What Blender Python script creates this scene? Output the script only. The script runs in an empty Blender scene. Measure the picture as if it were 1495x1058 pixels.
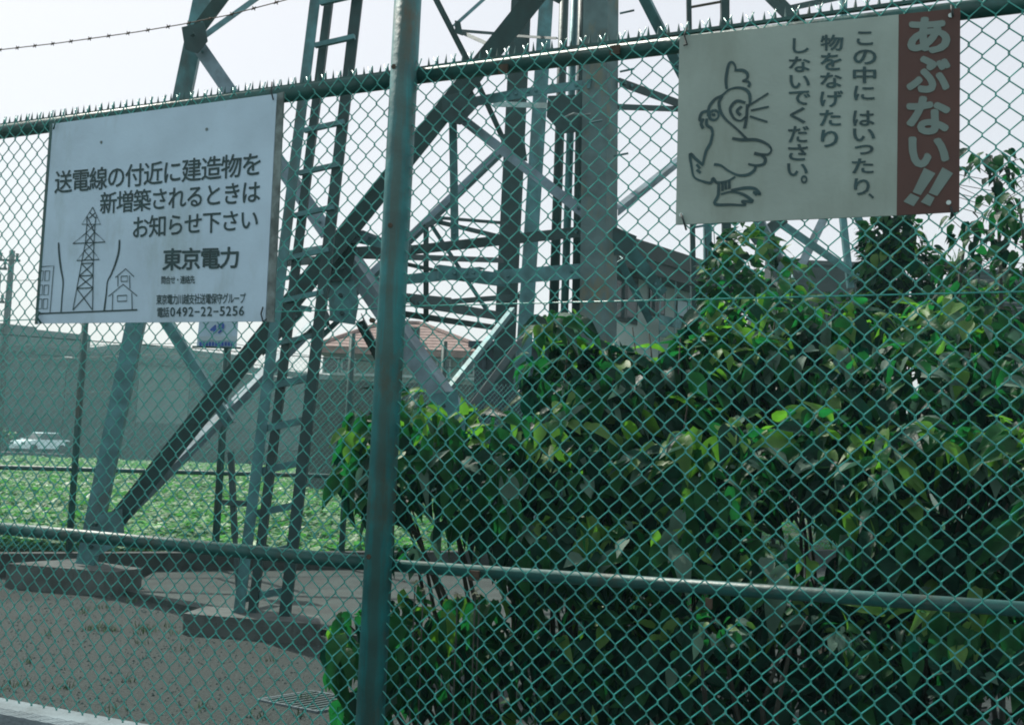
import bpy, bmesh, math, random
from mathutils import Vector, Matrix, Quaternion, noise
random.seed(7)
C = bpy.data.collections.new('scene'); bpy.context.scene.collection.children.link(C)
S = bpy.context.scene
rad = math.radians
# ------------------------------------------------------------------ camera
FP, CX, CY = 1557.0, 747.5, 529.0
PITCH, ROLL, YAW, EYE = rad(5.0), rad(2.134), rad(24.81), 1.5
cam_d = bpy.data.cameras.new('camera'); cam = bpy.data.objects.new('camera', cam_d); C.objects.link(cam)
cam_d.sensor_width = 36; cam_d.sensor_fit = 'HORIZONTAL'; cam_d.lens = 36*FP/1495
cam_d.clip_start = .05; cam_d.clip_end = 3000
CR = Matrix.Rotation(math.pi/2+PITCH, 3, 'X') @ Matrix.Rotation(ROLL, 3, 'Z')
cam.matrix_world = Matrix.Translation((0, 0, EYE)) @ CR.to_4x4()
S.camera = cam
# ------------------------------------------------------------------ sky, sun, exposure
SUN_EL, SUN_AZ = rad(52), rad(-38)          # azimuth from +Y towards +X
sd = Vector((math.sin(SUN_AZ)*math.cos(SUN_EL), math.cos(SUN_AZ)*math.cos(SUN_EL), math.sin(SUN_EL)))
w = bpy.data.worlds.new('World'); S.world = w; w.use_nodes = True
nt = w.node_tree; nt.nodes.clear()
sky = nt.nodes.new('ShaderNodeTexSky'); sky.sky_type = 'NISHITA'; sky.sun_disc = False
sky.sun_elevation = SUN_EL; sky.sun_rotation = SUN_AZ; sky.dust_density = 3; sky.air_density = 1.2
b1 = nt.nodes.new('ShaderNodeBackground'); b1.inputs[1].default_value = .10
b2 = nt.nodes.new('ShaderNodeBackground'); b2.inputs[0].default_value = (.96, .955, .975, 1); b2.inputs[1].default_value = .72
ad = nt.nodes.new('ShaderNodeMixShader'); ad.inputs[0].default_value = .72
ow = nt.nodes.new('ShaderNodeOutputWorld')
nt.links.new(sky.outputs[0], b1.inputs[0]); nt.links.new(b1.outputs[0], ad.inputs[1]); nt.links.new(b2.outputs[0], ad.inputs[2])
nt.links.new(ad.outputs[0], ow.inputs[0])
ld = bpy.data.lights.new('sun', 'SUN'); ld.energy = 4.0; ld.angle = rad(.8); ld.color = (1, .95, .86)
lo = bpy.data.objects.new('sun', ld); C.objects.link(lo); lo.rotation_euler = sd.to_track_quat('Z', 'Y').to_euler()
S.view_settings.view_transform = 'Standard'; S.view_settings.look = 'None'; S.view_settings.gamma = 1
S.view_settings.exposure = .45
S.cycles.filter_width = 1.9
# ------------------------------------------------------------------ geometry helpers
def ray(x, y):
    return (CR @ Vector(((x-CX)/FP, -(y-CY)/FP, -1))).normalized()
O = Vector((0, 0, EYE))
def W(x, y, Y):                              # world point seen at (x,y) and standing at distance Y
    d = ray(x, y); return O + d*(Y/d.y)
def G(x, y, z=0.):                           # point on the ground (height z)
    d = ray(x, y); return O + d*((z-EYE)/d.z)
FN = Vector((-math.sin(YAW), -math.cos(YAW), 0)); FD = Vector((math.cos(YAW), -math.sin(YAW), 0))
P0 = W(567, 540, 3.47)
def F(x, y, off=0.):                         # point in the fence plane, off metres towards the street
    d = ray(x, y); return O + d*(((P0+FN*off-O).dot(FN))/d.dot(FN))
def FS(s, z, off=0.): return Vector((P0.x, P0.y, 0)) + FD*s + FN*off + Vector((0, 0, z))
def fs_of(p): return (p-P0).dot(FD)

def tag(o, label=None, cat=None, group=None, kind=None):
    if label: o['label'] = label
    if cat: o['category'] = cat
    if group: o['group'] = group
    if kind: o['kind'] = kind
    return o
def empty(name, loc, label, cat, group=None):
    o = bpy.data.objects.new(name, None); C.objects.link(o); o.location = loc; o.empty_display_size = .1
    bpy.context.view_layer.update() if False else None
    return tag(o, label, cat, group)
def link(name, me, parent=None, at=None):
    o = bpy.data.objects.new(name, me); C.objects.link(o)
    if parent is not None:
        o.parent = parent
        # meshes are built in world coordinates; keep them there
        base = Vector((0, 0, 0)); p = parent
        while p is not None: base += p.location; p = p.parent
        o.location = (at if at is not None else Vector((0, 0, 0))) - base
    elif at is not None: o.location = at
    return o
class MB:
    def __init__(s): s.v = []; s.f = []; s.m = []
    def add(s, vs, fs, mi=0):
        n = len(s.v); s.v += [tuple(v) for v in vs]; s.f += [tuple(i+n for i in f) for f in fs]; s.m += [mi]*len(fs); return s
    def box8(s, p, mi=0):                    # p: 4 bottom (ccw from above), 4 top
        return s.add(p, [(3,2,1,0),(4,5,6,7),(0,1,5,4),(1,2,6,5),(2,3,7,6),(3,0,4,7)], mi)
    def box(s, c, sx, sy, sz, rz=0., mi=0):
        m = Matrix.Rotation(rz, 3, 'Z'); c = Vector(c)
        q = [(-1,-1),(1,-1),(1,1),(-1,1)]
        return s.box8([c+m@Vector((a*sx/2, b*sy/2, z*sz/2)) for z in (-1,1) for a,b in q], mi)
    def quad(s, a, b, c, d, mi=0): return s.add([a,b,c,d], [(0,1,2,3)], mi)
    def tube(s, pts, r, n=6, mi=0, caps=True, rs=None):
        pts = [Vector(p) for p in pts]; rings = []
        prev = None
        for i, p in enumerate(pts):
            d = (pts[min(i+1, len(pts)-1)]-pts[max(i-1, 0)]).normalized()
            if prev is None:
                u = d.cross(Vector((0,0,1)) if abs(d.z) < .9 else Vector((1,0,0))).normalized()
            else:
                u = (prev - d*prev.dot(d)).normalized()
            prev = u; v = d.cross(u); rr = rs[i] if rs else r
            rings.append([p+(u*math.cos(2*math.pi*k/n)+v*math.sin(2*math.pi*k/n))*rr for k in range(n)])
        vs = [q for R_ in rings for q in R_]; fs = []
        for i in range(len(pts)-1):
            for k in range(n):
                a = i*n+k; b = i*n+(k+1) % n; fs.append((a, b, b+n, a+n))
        if caps: fs += [tuple(range(n-1, -1, -1)), tuple(range((len(pts)-1)*n, len(pts)*n))]
        return s.add(vs, fs, mi)
    def build(s, name, mat, parent=None, smooth=False, at=None):
        me = bpy.data.meshes.new(name); me.from_pydata(s.v, [], s.f)
        for m in (mat if isinstance(mat, (list, tuple)) else [mat]): me.materials.append(m)
        if isinstance(mat, (list, tuple)): me.polygons.foreach_set('material_index', s.m)
        if smooth: me.polygons.foreach_set('use_smooth', [True]*len(me.polygons))
        me.update()
        bmx = bmesh.new(); bmx.from_mesh(me); bmesh.ops.recalc_face_normals(bmx, faces=bmx.faces) if len(me.polygons) < 3000 else None
        bmx.to_mesh(me); bmx.free()
        return link(name, me, parent, at)
# ------------------------------------------------------------------ materials
KF = {'fence_paint':.6,'post_paint':.9,'wire_coating':1.85,'galvanised_steel':1.2,'lit_pale_steel':.7,'shaded_dark_steel':.42,'stained_steel':.85,'concrete':.36,'dark_kerb_concrete':.2,'white_car_paint':1.4,'curb_concrete':.6,'gravel':.25,'soil':.6,'weathered_white_board':1.3,'weathered_cream_board':.98,'red_brown_panel':.55,'pale_lettering':.62,'mature_leaf':.62,'shaded_dark_leaf':.5,'young_leaf':.75,'pale_leaf_underside':.5,'grey_render':.27,'light_render':1.1,'shaded_dark_cladding':.25,'beige_render':.55,'grey_roof':.5,'brown_roof_tile':.75,'dark_roof_tile':.6,'dark_eave':.45,'blue_grey_sheet':.45,'apron_concrete':.25,'bark':.35,'pale_twig':.4,'crop_leaf':1.25,'weathered_timber':.8,'asphalt':.6,'pole_concrete':.5}
def mat(name, col, rough=.6, metal=0., var=.25, scale=8., col2=None, bump=0., bscale=40., spec=.5, trans=0., stain=None, sscale=3., obj=True, detail=6.):
    kf = KF.get(name, 1.)*.80; tn = lambda t: (t[0]*kf*.80, t[1]*kf*1.02, t[2]*kf*1.04); col = tn(col); col2 = tn(col2) if col2 else None; stain = tn(stain) if stain else None
    m = bpy.data.materials.new(name); m.use_nodes = True; n = m.node_tree; L = n.links
    b = n.nodes['Principled BSDF']; b.inputs['Roughness'].default_value = rough; b.inputs['Metallic'].default_value = metal
    b.inputs['Specular IOR Level'].default_value = spec
    tc = n.nodes.new('ShaderNodeTexCoord'); co = tc.outputs['Object']
    no = n.nodes.new('ShaderNodeTexNoise'); no.inputs['Scale'].default_value = scale; no.inputs['Detail'].default_value = detail
    L.new(co, no.inputs[0])
    rp = n.nodes.new('ShaderNodeValToRGB'); c2 = col2 or tuple(c*(1-var) for c in col); c1 = col if col2 else tuple(min(1, c*(1+var)) for c in col)
    rp.color_ramp.elements[0].position = .35; rp.color_ramp.elements[1].position = .65
    rp.color_ramp.elements[0].color = (*c2, 1); rp.color_ramp.elements[1].color = (*c1, 1)
    L.new(no.outputs[0], rp.inputs[0]); out = rp.outputs[0]
    if stain:
        n2 = n.nodes.new('ShaderNodeTexNoise'); n2.inputs['Scale'].default_value = sscale; n2.inputs['Detail'].default_value = 8; n2.inputs['Roughness'].default_value = .7
        mp = n.nodes.new('ShaderNodeMapping'); mp.inputs['Scale'].default_value = (1, 1, .35); L.new(co, mp.inputs[0]); L.new(mp.outputs[0], n2.inputs[0])
        r2 = n.nodes.new('ShaderNodeValToRGB'); r2.color_ramp.elements[0].position = .52; r2.color_ramp.elements[1].position = .68
        L.new(n2.outputs[0], r2.inputs[0]); mx = n.nodes.new('ShaderNodeMixRGB'); L.new(r2.outputs[0], mx.inputs[0]); L.new(out, mx.inputs[1])
        mx.inputs[2].default_value = (*stain, 1); out = mx.outputs[0]
    L.new(out, b.inputs['Base Color'])
    if bump:
        n3 = n.nodes.new('ShaderNodeTexNoise'); n3.inputs['Scale'].default_value = bscale; n3.inputs['Detail'].default_value = 4; L.new(co, n3.inputs[0])
        bp = n.nodes.new('ShaderNodeBump'); bp.inputs['Strength'].default_value = bump; bp.inputs['Distance'].default_value = .02
        L.new(n3.outputs[0], bp.inputs['Height']); L.new(bp.outputs[0], b.inputs['Normal'])
    if trans:
        tr = n.nodes.new('ShaderNodeBsdfTranslucent'); ms = n.nodes.new('ShaderNodeMixShader'); ms.inputs[0].default_value = trans
        hs = n.nodes.new('ShaderNodeHueSaturation'); hs.inputs['Value'].default_value = 1.7; hs.inputs['Saturation'].default_value = 1.15; L.new(out, hs.inputs['Color'])
        L.new(hs.outputs[0], tr.inputs[0]); L.new(b.outputs[0], ms.inputs[1]); L.new(tr.outputs[0], ms.inputs[2])
        L.new(ms.outputs[0], n.nodes['Material Output'].inputs[0])
    return m
M = {}
M['fence'] = mat('fence_paint', (.015, .15, .135), .47, 0, .25, 12, bump=.1, bscale=60, stain=(.10, .075, .045), sscale=5)
M['post'] = mat('post_paint', (.015, .20, .205), .55, 0, .3, 9, bump=.12, bscale=50, stain=(.12, .085, .05), sscale=7)
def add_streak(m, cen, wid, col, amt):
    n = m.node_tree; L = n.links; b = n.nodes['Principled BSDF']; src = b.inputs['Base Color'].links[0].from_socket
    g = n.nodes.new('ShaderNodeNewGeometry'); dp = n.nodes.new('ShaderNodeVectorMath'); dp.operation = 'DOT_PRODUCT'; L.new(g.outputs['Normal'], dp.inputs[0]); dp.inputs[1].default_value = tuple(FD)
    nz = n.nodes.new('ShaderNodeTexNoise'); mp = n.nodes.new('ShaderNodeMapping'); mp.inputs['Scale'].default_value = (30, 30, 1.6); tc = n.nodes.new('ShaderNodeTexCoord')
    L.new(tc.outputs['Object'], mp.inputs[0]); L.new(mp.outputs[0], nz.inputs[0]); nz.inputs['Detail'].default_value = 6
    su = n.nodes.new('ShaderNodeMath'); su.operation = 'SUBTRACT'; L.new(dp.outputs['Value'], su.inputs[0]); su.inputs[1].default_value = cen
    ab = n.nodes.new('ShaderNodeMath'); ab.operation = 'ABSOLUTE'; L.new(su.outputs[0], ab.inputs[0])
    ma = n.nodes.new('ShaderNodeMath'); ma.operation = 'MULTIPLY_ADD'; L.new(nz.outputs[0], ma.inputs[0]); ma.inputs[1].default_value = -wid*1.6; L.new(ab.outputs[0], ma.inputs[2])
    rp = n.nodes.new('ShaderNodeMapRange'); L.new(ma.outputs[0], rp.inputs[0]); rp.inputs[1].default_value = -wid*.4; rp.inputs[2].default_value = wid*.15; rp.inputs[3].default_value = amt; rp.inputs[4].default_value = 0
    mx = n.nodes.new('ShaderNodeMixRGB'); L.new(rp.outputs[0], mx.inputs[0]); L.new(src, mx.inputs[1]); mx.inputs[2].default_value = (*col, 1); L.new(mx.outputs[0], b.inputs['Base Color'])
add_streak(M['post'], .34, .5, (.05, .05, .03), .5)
M['wire'] = mat('wire_coating', (.03, .21, .18), .33, 0, .2, 30)
M['rust'] = mat('rusty_steel', (.09, .055, .035), .8, .2, .4, 40)
M['steel'] = mat('galvanised_steel', (.075, .18, .19), .55, .35, .3, 6, bump=.15, bscale=30, stain=(.07, .085, .08), sscale=2)
M['steel_l'] = mat('lit_pale_steel', (.25, .33, .38), .5, .25, .22, 6, bump=.1, bscale=30, stain=(.15, .17, .16), sscale=2)  # paler copy of the tower steel, sunlight put into its colour
M['steel_d'] = mat('shaded_dark_steel', (.02, .11, .11), .55, .2, .3, 6, bump=.1, bscale=30)  # darker copy of the tower steel, shade put into its colour
M['steel_b'] = mat('stained_steel', (.13, .19, .19), .65, .15, .3, 5, bump=.15, bscale=30, stain=(.26, .20, .11), sscale=5)
M['concrete'] = mat('concrete', (.30, .30, .28), .9, 0, .25, 5, bump=.4, bscale=60, stain=(.14, .14, .12), sscale=4)
M['kerb_d'] = mat('dark_kerb_concrete', (.25, .27, .25), .9, 0, .3, 5, bump=.4, bscale=60)
M['curb'] = mat('curb_concrete', (.42, .44, .47), .9, 0, .2, 7, bump=.4, bscale=70, stain=(.25, .27, .28), sscale=5)
M['gravel'] = mat('gravel', (.15, .215, .195), .95, 0, .1, 55, col2=(.05, .075, .07), bump=1., bscale=45, stain=(.085, .105, .09), sscale=.7, detail=2)
M['soil'] = mat('soil', (.09, .14, .05), .95, 0, .4, 2, col2=(.04, .07, .025), bump=.6, bscale=5)
M['land'] = mat('land', (.14, .15, .12), .95, 0, .3, .05)
M['road'] = mat('asphalt', (.07, .07, .07), .9, 0, .2, 5)
M['sign_white'] = mat('weathered_white_board', (.50, .56, .66), .6, 0, .07, 5, bump=.05, bscale=60, stain=(.38, .43, .47), sscale=3)
M['sign_cream'] = mat('weathered_cream_board', (.44, .46, .41), .6, 0, .07, 6, bump=.05, bscale=60, stain=(.36, .375, .32), sscale=3)
M['sign_red'] = mat('red_brown_panel', (.19, .062, .045), .6, 0, .12, 6)
M['ink'] = mat('dark_green_ink', (.008, .05, .055), .6, 0, .2, 30)
M['ink2'] = mat('faded_dark_ink', (.02, .07, .075), .6, 0, .25, 12)
M['pale'] = mat('pale_lettering', (.36, .43, .39), .6, 0, .08, 12)
M['blue'] = mat('blue_print', (.02, .10, .45), .5, 0, .2, 20)
M['timber'] = mat('weathered_timber', (.27, .29, .28), .85, 0, .4, 25, stain=(.10, .14, .13), sscale=12)
M['string'] = mat('tie_wire', (.02, .03, .03), .6)
M['white_dot'] = mat('white_cable_tie', (.85, .85, .83), .5)
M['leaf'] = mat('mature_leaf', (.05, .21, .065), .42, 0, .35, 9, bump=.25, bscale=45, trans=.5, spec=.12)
M['leaf_d'] = mat('shaded_dark_leaf', (.012, .085, .05), .42, 0, .35, 9, bump=.25, bscale=45, trans=.25, spec=.1)  # darker green that carries the bushes' inner shade in its colour
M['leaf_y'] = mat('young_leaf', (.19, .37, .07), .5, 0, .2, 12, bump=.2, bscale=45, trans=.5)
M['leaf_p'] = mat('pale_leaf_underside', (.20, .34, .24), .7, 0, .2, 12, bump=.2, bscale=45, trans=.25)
M['crop'] = mat('crop_leaf', (.085, .20, .05), .6, 0, .4, 1.5, trans=.4)
M['crop_p'] = mat('glint_crop_leaf', (.20, .34, .13), .5, 0, .3, 1.5, trans=.35)  # paler leaves put the field's highlights into the colour
M['bark'] = mat('bark', (.10, .085, .06), .9, 0, .3, 20, bump=.4, bscale=30)
M['twig'] = mat('pale_twig', (.22, .21, .17), .8, 0, .3, 20)
M['wall_g'] = mat('grey_render', (.20, .22, .215), .9, 0, .15, .6, stain=(.16, .18, .175), sscale=.4)
M['wall_l'] = mat('light_render', (.46, .46, .43), .9, 0, .12, .6)
M['wall_m'] = mat('lit_panel_render', (.15, .155, .145), .9, 0, .12, .6, stain=(.15, .16, .155), sscale=.8)
M['wall_d'] = mat('shaded_dark_cladding', (.07, .10, .10), .8, 0, .2, .6)
M['wall_b'] = mat('beige_render', (.40, .40, .35), .9, 0, .12, 1.5)
M['roof_g'] = mat('grey_roof', (.20, .21, .21), .8, 0, .2, 1)
M['roof_r'] = mat('brown_roof_tile', (.42, .215, .185), .85, 0, .25, 5)
M['roof_t'] = mat('dark_roof_tile', (.10, .11, .115), .6, 0, .3, 5)
M['roof_e'] = mat('dark_eave', (.04, .065, .065), .7, 0, .2, 3)
M['glass'] = mat('window_glass', (.03, .045, .05), .08, 0, .1, 3)
M['curtain'] = mat('bright_blind', (.62, .66, .72), .6, 0, .1, 3)
M['frame'] = mat('window_frame', (.5, .5, .5), .5, .2, .1, 3)
M['carpaint'] = mat('white_car_paint', (.82, .82, .82), .25, 0, .03, 3)
M['tyre'] = mat('tyre_rubber', (.02, .02, .02), .8)
M['shed'] = mat('blue_grey_sheet', (.05, .10, .15), .6, 0, .25, 2)
M['pole'] = mat('pole_concrete', (.16, .19, .19), .9, 0, .2, 3)
M['flower'] = mat('dry_flower', (.55, .45, .30), .8, 0, .2, 20)

# ------------------------------------------------------------------ ground
m = MB(); m.quad((-360,-60,-.03),(360,-60,-.03),(360,420,-.03),(-360,420,-.03)); tag(m.build('ground', M['land']), kind='structure')
hz = bpy.data.materials.new('shadow_lift_haze'); hz.use_nodes = True; hz.node_tree.nodes.remove(hz.node_tree.nodes['Principled BSDF'])
pv = hz.node_tree.nodes.new('ShaderNodeVolumePrincipled'); pv.inputs['Color'].default_value = (.55, .95, .98, 1); pv.inputs['Density'].default_value = .0016; pv.inputs['Anisotropy'].default_value = .2  # teal volume added to lift dark tones, beyond the day's slight haze
hz.node_tree.links.new(pv.outputs[0], hz.node_tree.nodes['Material Output'].inputs['Volume'])
m = MB(); m.box((0, 180, 6.2), 724, 484, 14.6); tag(m.build('haze', hz), 'thin summer haze tinted teal and added to lift the shadows', 'haze', None, 'stuff')
# yard inside the fence: fence line and far kerb line
BF1, BF2 = W(105, 700, 12.0), W(500, 700, 13.3); BD = (BF2-BF1); BD.z = 0; BD.normalize(); BN = Vector((BD.y, -BD.x, 0))
def BS(t, z, off=0.): return Vector((BF1.x, BF1.y, z)) + BD*t + BN*off
yL, yR = -6.5, 9.5
m = MB(); m.quad(FS(-6, 0), FS(9, 0), BS(16, 0), BS(-9, 0)); 
vs = m.v; m2 = MB(); N = 60
for i in range(N+1):
    for j in range(N+1):
        a = Vector(vs[0]).lerp(Vector(vs[1]), i/N); b = Vector(vs[3]).lerp(Vector(vs[2]), i/N); p = a.lerp(b, j/N)
        m2.v.append((p.x, p.y, .012*noise.noise(p*1.3)))
for i in range(N):
    for j in range(N):
        a = i*(N+1)+j; m2.f.append((a, a+N+1, a+N+2, a+1)); m2.m.append(0)
tag(m2.build('gravel_yard', M['gravel'], smooth=True), kind='structure')
m = MB()
fa, fb = BS(-60, .0, -.2), BS(90, .0, -.2)
m.quad(fa, fb, fb+Vector((0, 60, 0)), fa+Vector((0, 60, 0))); tag(m.build('field_soil', M['soil']), kind='structure')
m = MB(); m.box((-20, 77.5, .2), 280, 7, .5); tag(m.build('road', M['road']), kind='structure')
# street footway strip on the photographer's side
m = MB(); m.quad(FS(-6, .0, 5), FS(9, 0, 5), FS(9, 0, .16), FS(-6, 0, .16)); tag(m.build('footway', M['road']), kind='structure')
# concrete apron with a slightly raised edge
sl = [G(180, 868), G(268, 891), G(470, 927), G(760, 985), G(900, 860), G(560, 838), G(230, 838)]
m = MB(); n_ = len(sl); zt = Vector((0, 0, .05))
m.add([p for p in sl]+[p+zt for p in sl], [tuple(range(n_, 2*n_))]+[(i, (i+1) % n_, n_+(i+1) % n_, n_+i) for i in range(n_)])
tag(m.build('concrete_apron', mat('apron_concrete', (.145, .205, .185), .9, 0, .3, 3, bump=.6, bscale=40, stain=(.10, .115, .10), sscale=2)), kind='structure')
# manhole in the yard
mc = [G(375, 1023), G(462, 1041), G(545, 1026), G(455, 1010)]
cc = sum(mc, Vector())/4
mh = empty('drain_cover', cc, 'square drain cover with pale rim set in the gravel beside the green post', 'drain cover')
m = MB()
for i in range(4):
    a, b = mc[i], mc[(i+1) % 4]; ia, ib = a.lerp(cc, .05), b.lerp(cc, .05)
    m.box8([a, b, ib, ia]+[q+Vector((0, 0, .014)) for q in (a, b, ib, ia)])
m.build('rim', M['curb'], mh)
m = MB(); q = [p.lerp(cc, .055) for p in mc]; m.box8([p+Vector((0,0,.0)) for p in q]+[p+Vector((0, 0, .004)) for p in q]); m.build('cover_plate', M['rust'], mh)
for k in range(9):
    t0, t1 = (k+.2)/9, (k+.7)/9; m = MB(); r_ = [q[0].lerp(q[1], t0), q[0].lerp(q[1], t1), q[3].lerp(q[2], t1), q[3].lerp(q[2], t0)]
    m.box8([p+Vector((0,0,.005)) for p in r_]+[p+Vector((0, 0, .012)) for p in r_]); m.build('grating_bar', M['steel_d'], mh)
M['pebble'] = mat('pebble', (.10, .135, .125), .9, 0, .5, 4, col2=(.05, .07, .065))
M['pebble2'] = mat('dark_pebble', (.055, .085, .08), .9, 0, .4, 4)
mb = MB(); rp = random.Random(5)
for i in range(6000):
    dpt = 3.9+8.2*rp.random()**1.4; p = W(rp.uniform(-40, 820), 700, dpt); p = Vector((p.x, p.y, 0))
    if (p-Vector((P0.x, P0.y, 0))).dot(FN) > -.2 or (p-BS(0, 0)).dot(BN) < .1: continue
    r = rp.uniform(.004, .011)*(1+dpt/14); an = rp.uniform(0, 6.3); z0 = .012*noise.noise(p*1.3)
    ring = [p+Vector((math.cos(an+k*1.57)*r*rp.uniform(.6, 1.1), math.sin(an+k*1.57)*r*rp.uniform(.6, 1.1), z0-.002)) for k in range(4)]
    mb.add(ring+[p+Vector((rp.uniform(-.3, .3)*r, rp.uniform(-.3, .3)*r, z0+r*.75))], [(0,1,4),(1,2,4),(2,3,4),(3,0,4)], 0 if rp.random() < .45 else 1)
tag(mb.build('loose_gravel', [M['pebble'], M['pebble2']]), 'loose gravel stones scattered over the fenced yard', 'gravel', None, 'stuff')
mb = MB()
for i in range(46):
    c = G(rp.uniform(0, 520), rp.uniform(870, 1050)) if i % 2 else (G(rp.choice((270, 468, 180, 208, 40)), 925)+Vector((rp.uniform(-.5, .5), rp.uniform(-.1, .3), 0)))
    c.z = 0
    if (c-Vector((P0.x, P0.y, 0))).dot(FN) > -.2: continue
    for k in range(14):
        an = rp.uniform(0, 6.3); L_ = rp.uniform(.02, .07); o = c+Vector((rp.gauss(0, .03), rp.gauss(0, .03), 0)); t = o+Vector((math.cos(an)*L_*.6, math.sin(an)*L_*.6, L_)); sd_ = Vector((-math.sin(an), math.cos(an), 0))*.004
        mb.add([o-sd_, o+sd_, t], [(0,1,2)])
tag(mb.build('yard_weeds', mat('weed_blade', (.08, .14, .05), .7, 0, .3, 8)), 'sparse short weeds growing through the gravel', 'weeds', None, 'stuff')
# ------------------------------------------------------------------ far buildings
def wallbox(mb, pa, pb, z0, z1, depth, mi=0, zb0=None, zb1=None):
    """wall between ground points pa, pb (x,y), thickness going away from the camera"""
    a = Vector((pa[0], pa[1], 0)); b = Vector((pb[0], pb[1], 0)); d = (b-a).normalized(); n = Vector((-d.y, d.x, 0))
    if n.y < 0: n = -n
    e = n*depth
    mb.box8([a+Vector((0,0,z0)), b+Vector((0,0,zb0 if zb0 is not None else z0)), b+e+Vector((0,0,z0)), a+e+Vector((0,0,z0)),
             a+Vector((0,0,z1)), b+Vector((0,0,zb1 if zb1 is not None else z1)), b+e+Vector((0,0,zb1 if zb1 is not None else z1)), a+e+Vector((0,0,z1))], mi)
# factory
fA, fB = W(-90, 500, 84), W(640, 568, 122)
FAx = empty('factory_building', (fA.x, fA.y, 0), 'long grey factory hall with flat eaves behind the green field', 'building')
def lf(t): return fA.lerp(fB, t)
def tx(px):                                    # parameter on the hall front for an image column
    lo_, hi_ = 0., 1.
    for _ in range(40):
        mid = (lo_+hi_)/2; p = lf(mid); q = CR.transposed() @ (Vector((p.x, p.y, 4))-O); x = CX+FP*q.x/(-q.z)
        if x < px: lo_ = mid
        else: hi_ = mid
    return lo_
ZE = W(0, 502, lf(tx(0)).y).z
m = MB(); wallbox(m, fA.xy, fB.xy, -.03, ZE-.6, 18); m.build('wall', M['wall_g'], FAx)
fd = (fB-fA); fd.z = 0; fd.normalize(); fn = Vector((fd.y, -fd.x, 0))
def fpanel(name, x0, x1, z0, z1, mt, proud=.15):
    a = lf(tx(x0))+fn*proud; b = lf(tx(x1))+fn*proud; m = MB(); wallbox(m, a.xy, b.xy, z0, z1, proud-.01); return m.build(name, mt, FAx)
fpanel('eave', -88, 638, ZE-.55, ZE, M['roof_e'], .9)
for i, (x0, x1, mt) in enumerate([(-80, 88, 'wall_g'), (92, 196, 'wall_d'), (198, 272, 'wall_m'), (273, 300, 'wall_d'), (304, 372, 'wall_g'), (376, 466, 'wall_d'), (470, 560, 'wall_g'), (563, 636, 'wall_g')]):  # panel tones put lit and shaded stretches of wall into the colour
    fpanel('wall_panel', x0, x1, 3.3, ZE-.75, M[mt], .18)
    fpanel('lower_cladding', x0, x1, .0, 3.2, M['wall_d'], .14)
for x0, x1, y0, y1 in [(-88, 52, 474, 0), (52, 132, 489, 0), (190, 374, 514, 0)]:
    tm = tx((x0+x1)/2); zt_ = W((x0+x1)/2, y0, lf(tm).y+3).z
    a = lf(tx(x0))-fn*1; b = lf(tx(x1))-fn*1; m = MB(); wallbox(m, a.xy, b.xy, ZE-.1, zt_, 12); m.build('roof_block', M['roof_g'], FAx)
# low boundary wall in front of the hall
a, b = W(95, 650, 73), W(640, 650, 73)
m = MB(); wallbox(m, a.xy, b.xy, -.03, 1.35, .3); tag(m.build('boundary_wall', M['wall_g']), 'low grey boundary wall along the far edge of the field', 'wall')
m = MB(); a2, b2 = W(440, 650, 33), W(700, 650, 33)
wallbox(m, a2.xy, b2.xy, -.03, W(560, 557, 33).z, .2); tag(m.build('block_wall', M['wall_g']), 'tall plain grey wall below the brown tiled house', 'wall')
# utility pole
def upole(px, pyt, Y, label, arms, side=1):
    t = W(px, pyt, Y); r = empty('utility_pole', (t.x, t.y, 0), label, 'utility pole')
    m = MB(); m.tube([(t.x, t.y, -.2), (t.x, t.y, t.z)], .2, 8, rs=[.26, .16]); m.build('pole', M['pole'], r, True)
    for dz, L, off in arms:
        m = MB(); m.box((t.x+off, t.y-.25, t.z-dz), L, .1, .12); am = m.build('crossarm', M['roof_e'], r)
        for k in range(3):
            x = t.x+off-L*.42+k*L*.42; m = MB(); m.tube([(x, t.y-.25, t.z-dz+.05), (x, t.y-.25, t.z-dz+.2), (x, t.y-.25, t.z-dz+.4)], .08, 6, rs=[.09, .05, .1])
            m.build('insulator', M['pole'], am)
    return r, t
up, ut = upole(18, 366, 60, 'grey utility pole with crossarms at the left edge of the photo', [(.6, 2.2, -.5), (1.1, 1.6, -.9), (3.0, 1.6, -.9), (4.6, 1.2, -.6), (6., 1.2, -.6)])
m = MB(); m.tube([(ut.x-.7, ut.y-.3, ut.z-2.4), (ut.x-.7, ut.y-.3, ut.z-1.4)], .3, 10); m.build('transformer', M['pole'], up, True)
for k, (dz, yy) in enumerate([(.3, 0), (3.2, 0), (4.8, 0), (6.2, 0)]):
    m = MB(); pts = []
    for i in range(15):
        u = i/14; pts.append((ut.x-45+u*110, ut.y-.4+u*18*(k % 2), ut.z-dz-3.*(1-(2*abs((u*2) % 1-.5))**2)*.5-u*1.5))
    m.tube(pts, .02, 4); tag(m.build('overhead_cable', M['string']), ['topmost', 'second', 'third', 'lowest'][k]+' of the thin overhead cables running from the utility pole', 'cable')
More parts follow.
